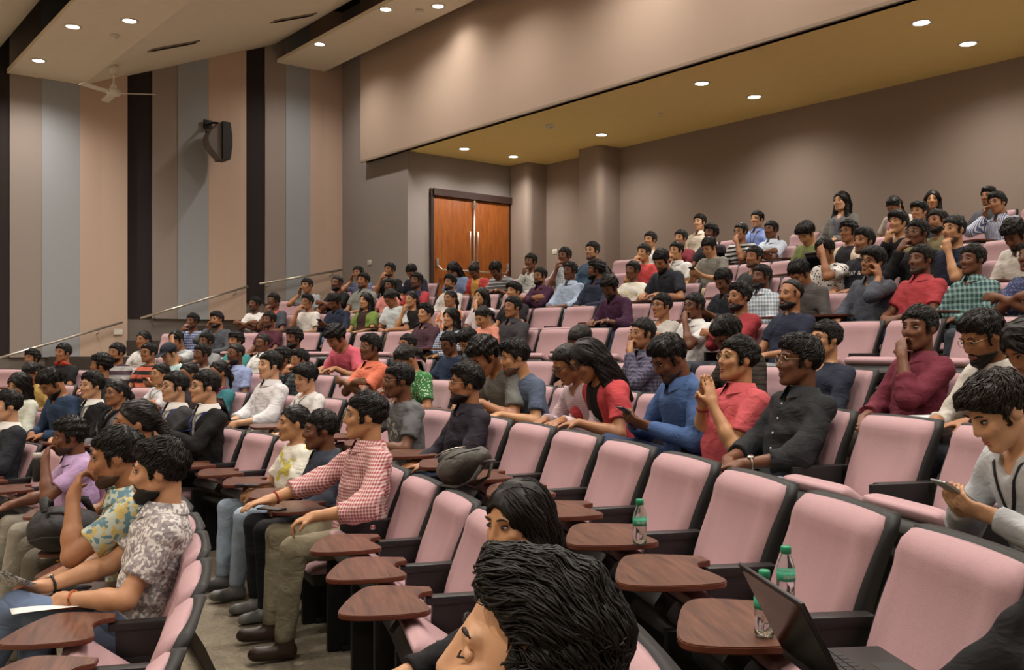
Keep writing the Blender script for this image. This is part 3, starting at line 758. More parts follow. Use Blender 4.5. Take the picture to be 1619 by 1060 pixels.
# trousers and shoes, shared by all poses
LEGS = dict(over=(((.085, 0, .53), (.13, .37, .545), (.12, .38, .09)), ((.085, 0, .53), (.03, .42, .665), (-.10, .56, .36))), tuck=(((.085, 0, .53), (.13, .315, .545), (.13, .22, .09)),) * 2, sit=(((.085, 0, .53), (.125, .375, .545), (.12, .36, .09)),) * 2, wide=(((.085, 0, .53), (.20, .36, .545), (.17, .40, .09)),) * 2,
            out=(((.085, 0, .53), (.13, .38, .55), (.13, .53, .09)), ((.085, 0, .53), (.17, .37, .54), (.15, .46, .09))),
            cross=(((.085, 0, .53), (.23, .37, .645), (-.10, .47, .58)), ((.085, 0, .53), (.12, .38, .545), (.11, .38, .09))))
PANTS = {}
def pants(kind, h=.013):
    if kind not in PANTS:
        g = Grid((-.36, -.3, .02), (.36, .72, .78), h)
        g.ell(HIP + (0, .01, -.015), (.168, .135, .105), None, 0); sh = []
        for (a, b, c), sd in zip(LEGS[kind], (1, -1)):
            f = lambda p: np.array(p) * (sd, 1, 1) + (0, HIP[1] * .6, 0)
            a, b, c = f(a), f(b), f(c); g.cap(a, b, .088, .066, .03); g.cap(b, c, .066, .05, .02, flat_end=1.0); sh.append((b, c))
        g.warp(.003, 30, 3)
        me = g.mesh('trousers_' + kind)[0]; shoes = []
        for b, c in sh:
            d = nrm(c - b); fw = nrm(np.array((0, 1, 0)) - d * d[1]) if abs(d[2]) > .6 else nrm(np.cross(np.cross(d, (0, 0, 1)), d) * -1 + np.array((-.2, .7, 0)))
            q = Grid(c - .26, c + .28, .011); an = c + d * .03
            q.cap(an, c - d * .02, .043, .045, 0); q.cap(an - fw * .03 + d * .015, an + fw * .13 + d * .022, .036, .033, .03); q.cap(an + fw * .06 + d * .022, an + fw * .15 + d * .026, .034, .028, .02)
            if abs(d[2]) > .6: q.plane((0, 0, .006), (0, 0, -1))
            shoes.append(q.mesh('shoe_' + kind)[0])
        PANTS[kind] = (me, shoes)
    return PANTS[kind]
# hair, beards, glasses, eyes: built once in head space
HAIR = {}
def locks(me, V, nrms, rs, n, ln, lift, comb, rad, keep=None):
    """tapered strands that follow a hair volume; returns verts, faces"""
    LV, LF = [], []
    sub = rs.choice(len(V), min(len(V), 3500), replace=False); VS, NS = V[sub], nrms[sub]
    p = V[rs.choice(len(V), n, replace=True)]
    if keep is not None: p = np.array([q for q in p if keep(q)])
    n = len(p); L = ln * rs.uniform(.6, 1.3, n); R = rad * rs.uniform(.6, 1.25, n); wob = rs.normal(0, .16, (n, 3)); up = lift * rs.uniform(.4, 1.4, n); pts = []; T = None
    for j in range(5):
        near = np.concatenate([((VS[None] - q[:, None]) ** 2).sum(2).argmin(1) for q in np.array_split(p, max(1, n // 300))])
        nn = NS[near]; c = VS[near]; off = ((p - c) * nn).sum(1)
        p = p - nn * (off - up * math.sin(.5 + j * .55))[:, None]
        t = np.array([comb(q) for q in p]) + wob; t = t - nn * (t * nn).sum(1)[:, None]; t /= np.maximum(np.linalg.norm(t, axis=1), 1e-6)[:, None]
        if T is not None: t = t * .5 + T * .5; t /= np.maximum(np.linalg.norm(t, axis=1), 1e-6)[:, None]
        T = t; pts.append((p.copy(), nn.copy(), np.cross(t, nn))); p = p + t * (L / 4)[:, None]
    for i in range(n):
        base = len(LV)
        for j in range(5):
            q, nn, sd = pts[j][0][i], pts[j][1][i], pts[j][2][i]; rr = R[i] * (.55, 1, 1, .7, .08)[j]
            LV += [q + sd * rr, q + nn * rr * .7, q - sd * rr]
        for j in range(4):
            for a in range(3):
                b = (a + 1) % 3; LF.append((base + j * 3 + a, base + j * 3 + b, base + j * 3 + 3 + b, base + j * 3 + 3 + a))
    return LV, LF
def hair(style):
    if style in HAIR: return HAIR[style]
    hi = style.endswith('+'); st = style.rstrip('+'); h = .0055 if hi else .009
    g = Grid((-.17, -.22, -.44 if st in ('long', 'wavy') else -.2), (.17, .16, .2), h)
    add = dict(short=.007, crop=.005, volume=.009, fringe=.010, side=.010, bald=.005, tied=.008, long=.011, wavy=.015, bun=.008, quiff=.008, curly=.016)[st]
    c0 = (0, -.016, .036); g.ell(c0, (.077 + add, .100 + add, .087 + add), None, 0)
    if st in ('volume', 'side', 'curly'): g.ell((0, .005, .092), (.062, .084, .038), None, .03)
    if st == 'quiff': g.ell((0, .005, .096), (.062, .075, .034), None, .03); g.cap((-.03, .058, .100), (.035, .060, .102), .020, .020, .03)
    if st == 'fringe': g.ell((0, .03, .075), (.075, .080, .045), None, .03)
    # hairline plane, front high, nape low
    fz, bz = dict(crop=(.082, -.055), bald=(.128, -.055), fringe=(.064, -.085), volume=(.080, -.078), side=(.080, -.078), curly=(.078, -.075), quiff=(.108, -.075), long=(.080, -.30), wavy=(.076, -.30), tied=(.080, -.10), bun=(.080, -.09)).get(st, (.072, -.075))
    if st in ('long', 'wavy'): g.ell((0, .118, -.03), (.066, .085, .112), None, .01, cut=True); g.ell((0, .10, -.12), (.09, .10, .09), None, .01, cut=True); g.plane((0, 0, -.10), (0, .15, -1))
    else:
        sl = (fz - bz) / .185; g.plane((0, .09, fz), (0, sl, -1))
        g.ell((0, .125, -.01), (.068, .065, .085), None, .01, cut=True)
        for q in (-1, 1): g.cap((q * .075, .0, -.03), (q * .115, .0, -.03), .024, .03, .01, cut=True)
        if st not in ('tied', 'bun'):
            for q in (-1, 1): g.cap((q * .071, .022, .03), (q * .071, .024, -.028), .010, .006, .008)
    if st in ('long', 'wavy'):
        for q in (-1, 1):
            g.cap((q * .070, -.02, .02), (q * .088, .005, -.20), .030, .034, .03); g.cap((q * .088, .005, -.20), (q * .085, .055, -.36), .034, .018, .03)
        g.cap((0, -.075, .0), (0, -.10, -.25), .07, .055, .04); g.cap((-.05, -.07, -.05), (-.05, -.085, -.33), .05, .03, .03); g.cap((.05, -.07, -.05), (.05, -.085, -.33), .05, .03, .03)
    if st == 'tied': g.cap((0, -.105, .02), (0, -.15, -.05), .032, .028, .02); g.cap((0, -.15, -.05), (0, -.14, -.17), .028, .012, .02)
    if st == 'bun': g.ell((0, -.115, .075), (.045, .042, .042), None, .015)
    amp, fr = dict(crop=(.0008, 120), bald=(.0008, 120), curly=(.0045, 130), wavy=(.004, 70), long=(.0018, 60)).get(st, (.0028, 95))
    g.warp(amp, fr, len(st))
    me, V = g.mesh('hair_' + st); VN = np.zeros(len(me.vertices) * 3, np.float32); me.vertices.foreach_get('normal', VN); VN = VN.reshape(-1, 3)
    rs = np.random.RandomState(len(style))
    if st in ('long', 'wavy'): comb = lambda p: np.array((p[0] * 3, -.4, -1.0)); par = (900 if hi else 420, .16, .0020, .0036)
    elif st in ('tied', 'bun'): comb = lambda p: np.array((0, -1.0, .2 - p[2])); par = (300, .06, .0005, .003)
    elif st in ('crop', 'bald'): comb = lambda p: np.array((p[0] * 2, .4, -.6)); par = (300, .015, .003, .002)
    elif st == 'quiff': comb = lambda p: np.array((p[0] * 2.5 - .3, -.8 if p[2] > .06 else -.5, .35 if p[1] > .03 else -.35)); par = (3000, .055, .0055, .0021)
    else: comb = lambda p: np.array((p[0] * 4 + .3, .55, -.35 - (.6 if p[1] < -.04 else 0))); par = (1700 if hi else 700, .040, .0040, .0034)
    LV, LF = locks(me, V, VN, rs, *par[:2], par[2], comb, par[3], keep=(lambda p: p[2] > -.03) if st in ('fringe', 'short', 'side', 'volume') else None)
    # eyebrows
    for q in (-1, 1):
        dy = -.0035 if st == 'quiff' else 0
        TV, TF = tube_data([(a_, b_ + dy, c_) for a_, b_, c_ in [(q * .014, .0945, .031), (q * .031, .0935, .0365), (q * .041, .0905, .036), (q * .050, .0840, .032)]], [.0022, .0034, .0030, .0014], 6, flat=1.1); b = len(LV); LV += [np.array(v) for v in TV]; LF += [tuple(b + i for i in f) for f in TF]
    bm = bmesh.new(); bm.from_mesh(me); vv = [bm.verts.new(v) for v in LV]
    for f in LF: bm.faces.new([vv[i] for i in f])
    bm.to_mesh(me); bm.free(); me.polygons.foreach_set('use_smooth', [True] * len(me.polygons)); me.update()
    HAIR[style] = me; return me
BEARD = {}
def beard(kind):
    if kind not in BEARD:
        g = Grid((-.1, -.06, -.16), (.1, .14, .02), .006); t = dict(full=.0060, stubble=.0022, mustache=.004)[kind]
        if kind != 'mustache':
            g.ell((0, .026, -.032), (.058 + t, .070 + t, .086 + t), None, 0)
            for q in (-1, 1): g.cap((q * .052, -.005, -.05), (q * .018, .068, -.098), .018 + t, .018 + t, .03)
            g.cap((-.010, .080, -.102), (.010, .080, -.102), .015 + t * 1.3, .015 + t * 1.3, .02)
            g.plane((0, .09, -.052), (0, -.28, 1)); g.plane((0, -.012, 0), (0, -1, -.1)); g.ell((0, .105, -.066), (.027, .03, .013), None, .006, cut=True); g.ell((0, .10, -.03), (.034, .05, .022), None, .006, cut=True)
            for q in (-1, 1): g.ell((q * .042, .085, -.035), (.024, .05, .026), None, .006, cut=True)
        g.cap((-.022, .088, -.052), (0, .0965, -.047), .005, .0065, .004); g.cap((.022, .088, -.052), (0, .0965, -.047), .005, .0065, .004)
        g.warp(.0012, 160, 2); BEARD[kind] = g.mesh('beard_' + kind)[0]
    return BEARD[kind]
GLS = {}
def glasses_mesh(thick):
    if thick not in GLS:
        V, Fs = [], []
        def addt(pts, r):
            a, f = tube_data(pts, r, 6); b = len(V); V.extend(a); Fs.extend(tuple(b + i for i in q) for q in f)
        for q in (-1, 1):
            ring = [(q * .033 + .025 * math.cos(a), .108 - .012 * abs(q * .033 + .025 * math.cos(a)) / .058, .008 + .018 * math.sin(a)) for a in [2 * math.pi * i / 14 for i in range(15)]]
            addt(ring, thick); addt([(q * .058, .096, .014), (q * .072, .084, .014), (q * .082, .0, .008)], thick)
        addt([(-.009, .106, .012), (0, .110, .014), (.009, .106, .012)], thick)
        me = bpy.data.meshes.new('glasses'); me.from_pydata([tuple(v) for v in V], [], Fs); me.polygons.foreach_set('use_smooth', [True] * len(Fs)); GLS[thick] = me
    return GLS[thick]
def eye_mesh():
    bm = bmesh.new()
    r = bmesh.ops.create_uvsphere(bm, u_segments=14, v_segments=10, radius=1, matrix=Matrix.Rotation(math.pi / 2, 4, 'X'))
    for v in r['verts']: v.co = Vector((v.co.x * .0145, v.co.y * .0125, v.co.z * .0072))
    me = bpy.data.meshes.new('eye'); bm.to_mesh(me); bm.free()
    me.materials.append(mat('eye_white', '#8f857b', .4)); me.materials.append(mat('iris', '#1c110c', .2))
    for p in me.polygons:
        c = p.center
        if (c.x / .0145) ** 2 * 3.2 + (c.z / .0072) ** 2 * .4 < 1 and c.y > 0 or c.z > .0028: p.material_index = 1
    me.polygons.foreach_set('use_smooth', [True] * len(me.polygons)); return me
ME_EYES = eye_mesh()
def lips_mesh():
    V, Fs = tube_data([(-.023, .0885, -.0635), (-.010, .0975, -.0595), (0, .0985, -.0610), (.010, .0975, -.0595), (.023, .0885, -.0635)], [.002, .0048, .0045, .0048, .002], 8)
    a, f = tube_data([(-.021, .0890, -.0665), (-.009, .0970, -.0715), (.009, .0970, -.0715), (.021, .0890, -.0665)], [.002, .0058, .0058, .002], 8)
    b = len(V); V += a; Fs += [tuple(b + i for i in q) for q in f]
    me = bpy.data.meshes.new('lips'); me.from_pydata([tuple(v) for v in V], [], Fs); me.polygons.foreach_set('use_smooth', [True] * len(Fs)); return me
ME_LIPS = lips_mesh()
def collar_mesh():
    V, Fs = [], []; n = 26
    for i in range(n + 1):
        a = math.radians(-90 + 14 + (360 - 28) * i / n) + math.pi; t = abs(i / n - .5) * 2
        for r, z in ((.070, -.024), (.064, .030), (.073, .034), (.094 + .010 * t, -.006 - .034 * max(0, t - .5) / .5)):
            V.append((r * math.cos(a) * 1.0, r * math.sin(a) * 1.05 + .016, z - .018 * max(0, t - .3) - .004))
    for i in range(n):
        for j in range(3):
            q = i * 4 + j; Fs.append((q, q + 4, q + 5, q + 1))
    me = bpy.data.meshes.new('collar'); me.from_pydata(V, [], Fs); me.polygons.foreach_set('use_smooth', [True] * len(Fs)); return me
ME_COLLAR = collar_mesh()
def part(name, me, parent, m, M=None):
    o = link(name, me, parent)
    if m is not None:
        if not len(me.materials): me.materials.append(m)
        o.material_slots[0].link = 'OBJECT'; o.material_slots[0].material = m
    if M is not None: o.matrix_local = M
    return o
def mat4(R3, t):
    M = Matrix.Identity(4)
    for i in range(3):
        for j in range(3): M[i][j] = R3[i][j]
        M[i][3] = t[i]
    return M
SKIN = dict(I='#9a6a4a', D='#6b442f', L='#b98a68', A='#c99b79', F='#b58660')
M_GLASSF = mat('spectacle_frame', '#15110f', .3); M_GOLDF = mat('gold_frame', '#a8946e', .3, metal=.7)
def person(P, loc, rz, scale, mirror, label, top, hairst, tone='I', glasses=False, beardk=None, trousers='#22242c', legs='sit', shoe='#1d1613', collar=None, hcol='#14100e', under=None):
    """top = (kind, cloth spec)"""
    t = tag(empty('person', loc, rz), label, 'person', 'audience members seated in the hall')
    t.scale = (-scale if mirror else scale, scale, scale)
    HMt = mat4(P.HM, P.hc); kind, spec = top
    part('body', P.body(), t, skin(SKIN[tone]))
    sh = part('jacket' if kind == 'suit' else 'shirt', P.shirt(kind), t, cloth(spec))
    NM = mat4(np.stack([P.lat, P.fwd, P.u], 1), P.neck + P.u * .012)
    if kind == 'suit':
        part('dress_shirt', P.dress_shirt(), t, cloth('#d9d6d0')); part('collar', ME_COLLAR, t, cloth('#d9d6d0'), NM)
        if under:
            pts = [P.chest_pt(0, .035), P.chest_pt(0, .10), P.chest_pt(0, .2), P.chest_pt(0, .3)]
            V, Fs = tube_data([Vector(p) for p in pts], [.014, .018, .024, .026], 8, flat=.35)
            mk('necktie', V, Fs, cloth(under), t)
    elif collar if collar is not None else kind in ('shirt', 'roll'): part('collar', ME_COLLAR, sh, cloth(spec), NM)
    pm, shoes = pants(legs); part('trousers', pm, t, cloth(trousers))
    for s_ in shoes: part('shoe', s_, t, mat('shoe_' + shoe, shoe, .45))
    hm = hair_mat(hcol)
    part('hair', hair(hairst), t, hm, HMt); 
    for q in (-1, 1):
        if P.name == 'front':                        # eyes lowered: lids closed over, lashes only
            V, Fs = tube_data([(q * .019, .0900, .006), (q * .031, .0925, .002), (q * .044, .0825, .006)], [.0012, .0020, .0012], 6); l_ = mk('eyelashes', V, Fs, hair_mat(hcol), t); l_.matrix_local = HMt
            bm = bmesh.new(); bmesh.ops.create_uvsphere(bm, u_segments=14, v_segments=10, radius=1, matrix=HMt @ Matrix.Translation((q * .032, .0790, .0085)) @ Matrix.Diagonal((.0160, .0085, .0100, 1))); from_bm('eyelid', bm, skin(SKIN[tone]), t, smooth=True)
        else: link('eye', ME_EYES, t).matrix_local = HMt @ Matrix.Translation((q * .032, .0815, .0095))
    part('lips', ME_LIPS, t, mat('lips_' + tone, dict(I='#7d4a3c', D='#553029', L='#a2685a', A='#b06f5e', F='#9c5a50')[tone], .45), HMt)
    if beardk: part('beard', beard(beardk), t, hm if beardk != 'stubble' else mat('stubble_' + tone, dict(I='#4a3226', D='#35231b', L='#5e4434', A='#6a4d3b', F='#5a3f30')[tone], .7), HMt)
    if glasses: part('glasses', glasses_mesh(.0022 if glasses == 'b' else .0014), t, M_GLASSF if glasses == 'b' else M_GOLDF, HMt)
    return t

# ------------------------------------------------------------------ the audience
LIB = dict(clasp=dict(R='clasp', L='clasp'), lap=dict(), rest=dict(R='arm', L='lap'), fold=dict(R='fold', L='fold', lean=-8), chin=dict(R='chin', lean=-3),
           mouth=dict(R='mouth', lean=-2), cheek=dict(R='cheek', lean=-3, head=(0, 3, 10), side=4), phone=dict(R='phone', L='phone', lean=0, head=(0, 32, 0)),
           down=dict(R='clasp', L='lap', lean=10, head=(0, 42, 0)), bent=dict(R='tab', L='tab', lean=30, head=(0, 40, 0), slump=.03), write=dict(R='tab', L='tab', lean=16, head=(8, 36, 0)),
           brow=dict(R='brow', lean=8, head=(-5, 26, 0)), turn=dict(R='clasp', L='lap', head=(-42, 0, 0)), look=dict(R='clasp', L='lap', head=(28, 0, 0)), type=dict(R='tab', L='tab', lean=-1, head=(0, 18, 0)),
           tall=dict(lean=-3, R='lap', L='lap'), tilt=dict(R='clasp', L='lap', lean=-4, head=(10, 14, -10)), slump=dict(R='rest' and 'arm', L='clasp', lean=-16, slump=.05))
HERO = dict(
    floral=dict(lean=-12, head=(-6, 4, 0), R=((.06, .27, .72), (-.3, .9, .1), (-.4, -.2, -.8), .7, None), L=((.10, .18, .70), (-.75, .65, -.1), (-.3, -.4, -.8), .9, None), h=.0075),
    pattern=dict(lean=6, head=(-4, 10, 0), R='lap', L='mouth', h=.008),
    lavender=dict(lean=2, head=(-4, 8, 0), R='knee', L='mouth', h=.0095, bulk=1.08, slump=.03),
    plaid=dict(lean=-7, head=(-10, 0, 0), R=((.13, .36, .745), (-.12, 1, -.12), (0, 0, -1), .35, None), L=((.27, .22, .715), (-.25, .9, -.25), (0, 0, -1), .9, None), h=.0075, bulk=1.06, wide=1.05),
    girl=dict(lean=-11, head=(32, 8, 0), R='lap', L='lap', h=.006, wide=.9),
    front=dict(lean=12, head=(-2, -8, 0), R=((.12, .36, .72), (-.3, .9, -.2), (0, 0, -1), .8, None), L='lap', h=.0055),
    sleeve=dict(lean=0, head=(0, 5, 0), R=((.10, .30, .745), (-.5, .8, -.1), (0, 0, -1), .5, None), L='lap', h=.0095),
    phoneman=dict(lean=22, head=(-4, 34, 0), R='phone', L='phone', h=.0075),
    steeple=dict(lean=-8, head=(-2, -4, 0), R='steeple', L='steeple', h=.008, bulk=1.16),
    black=dict(lean=-12, head=(-8, 0, 0), R='clasp', L=((.12, .22, .69), (-.75, .6, -.1), (-.1, -.3, -.9), .5, None), h=.0075, wide=1.06),
    bluebent=dict(lean=8, head=(0, 34, 0), R='phone', L='phone', h=.0095),
    redwoman=dict(lean=22, head=(-8, 34, 0), R='tab', L='tab', h=.0095),
    maroon=dict(lean=-6, head=(14, 2, 0), R='lap', L='mouth', h=.0095), grayt=dict(lean=6, head=(-6, 4, 0), R='mouth', L='tab', h=.0095),
    darkb=dict(lean=-8, head=(-10, 2, 0), R='lap', L='lap', h=.0095), suithands=dict(lean=-4, head=(-4, 0, 0), R=((.05, .25, .86), (-.7, .3, .5), (-.6, -.6, 0), .9, None), L=((.05, .25, .85), (-.7, .3, .5), (-.6, -.6, 0), .9, None), h=.0095),
    tgo=dict(lean=18, head=(-12, 12, 0), R='tab', L='tab', h=.0095), creamb=dict(lean=14, head=(-4, 26, 0), R='tab', L='tab', h=.0095), girlw=dict(lean=-6, head=(-4, 0, 0), R='clasp', L='clasp', h=.0095, wide=.9, slump=.05), boy=dict(lean=-2, head=(-4, 4, 0), R='clasp', L='clasp', h=.0095, wide=.92, slump=.05))
POSES = {}
def get_pose(name, d):
    if name in HERO: key, kw = name, HERO[name]
    else:
        q = .012 if d < 9.0 else .015; key, kw = '%s_%g' % (name, q), dict(LIB[name], h=q)
    if key not in POSES: POSES[key] = Pose(key, **kw)
    return POSES[key]
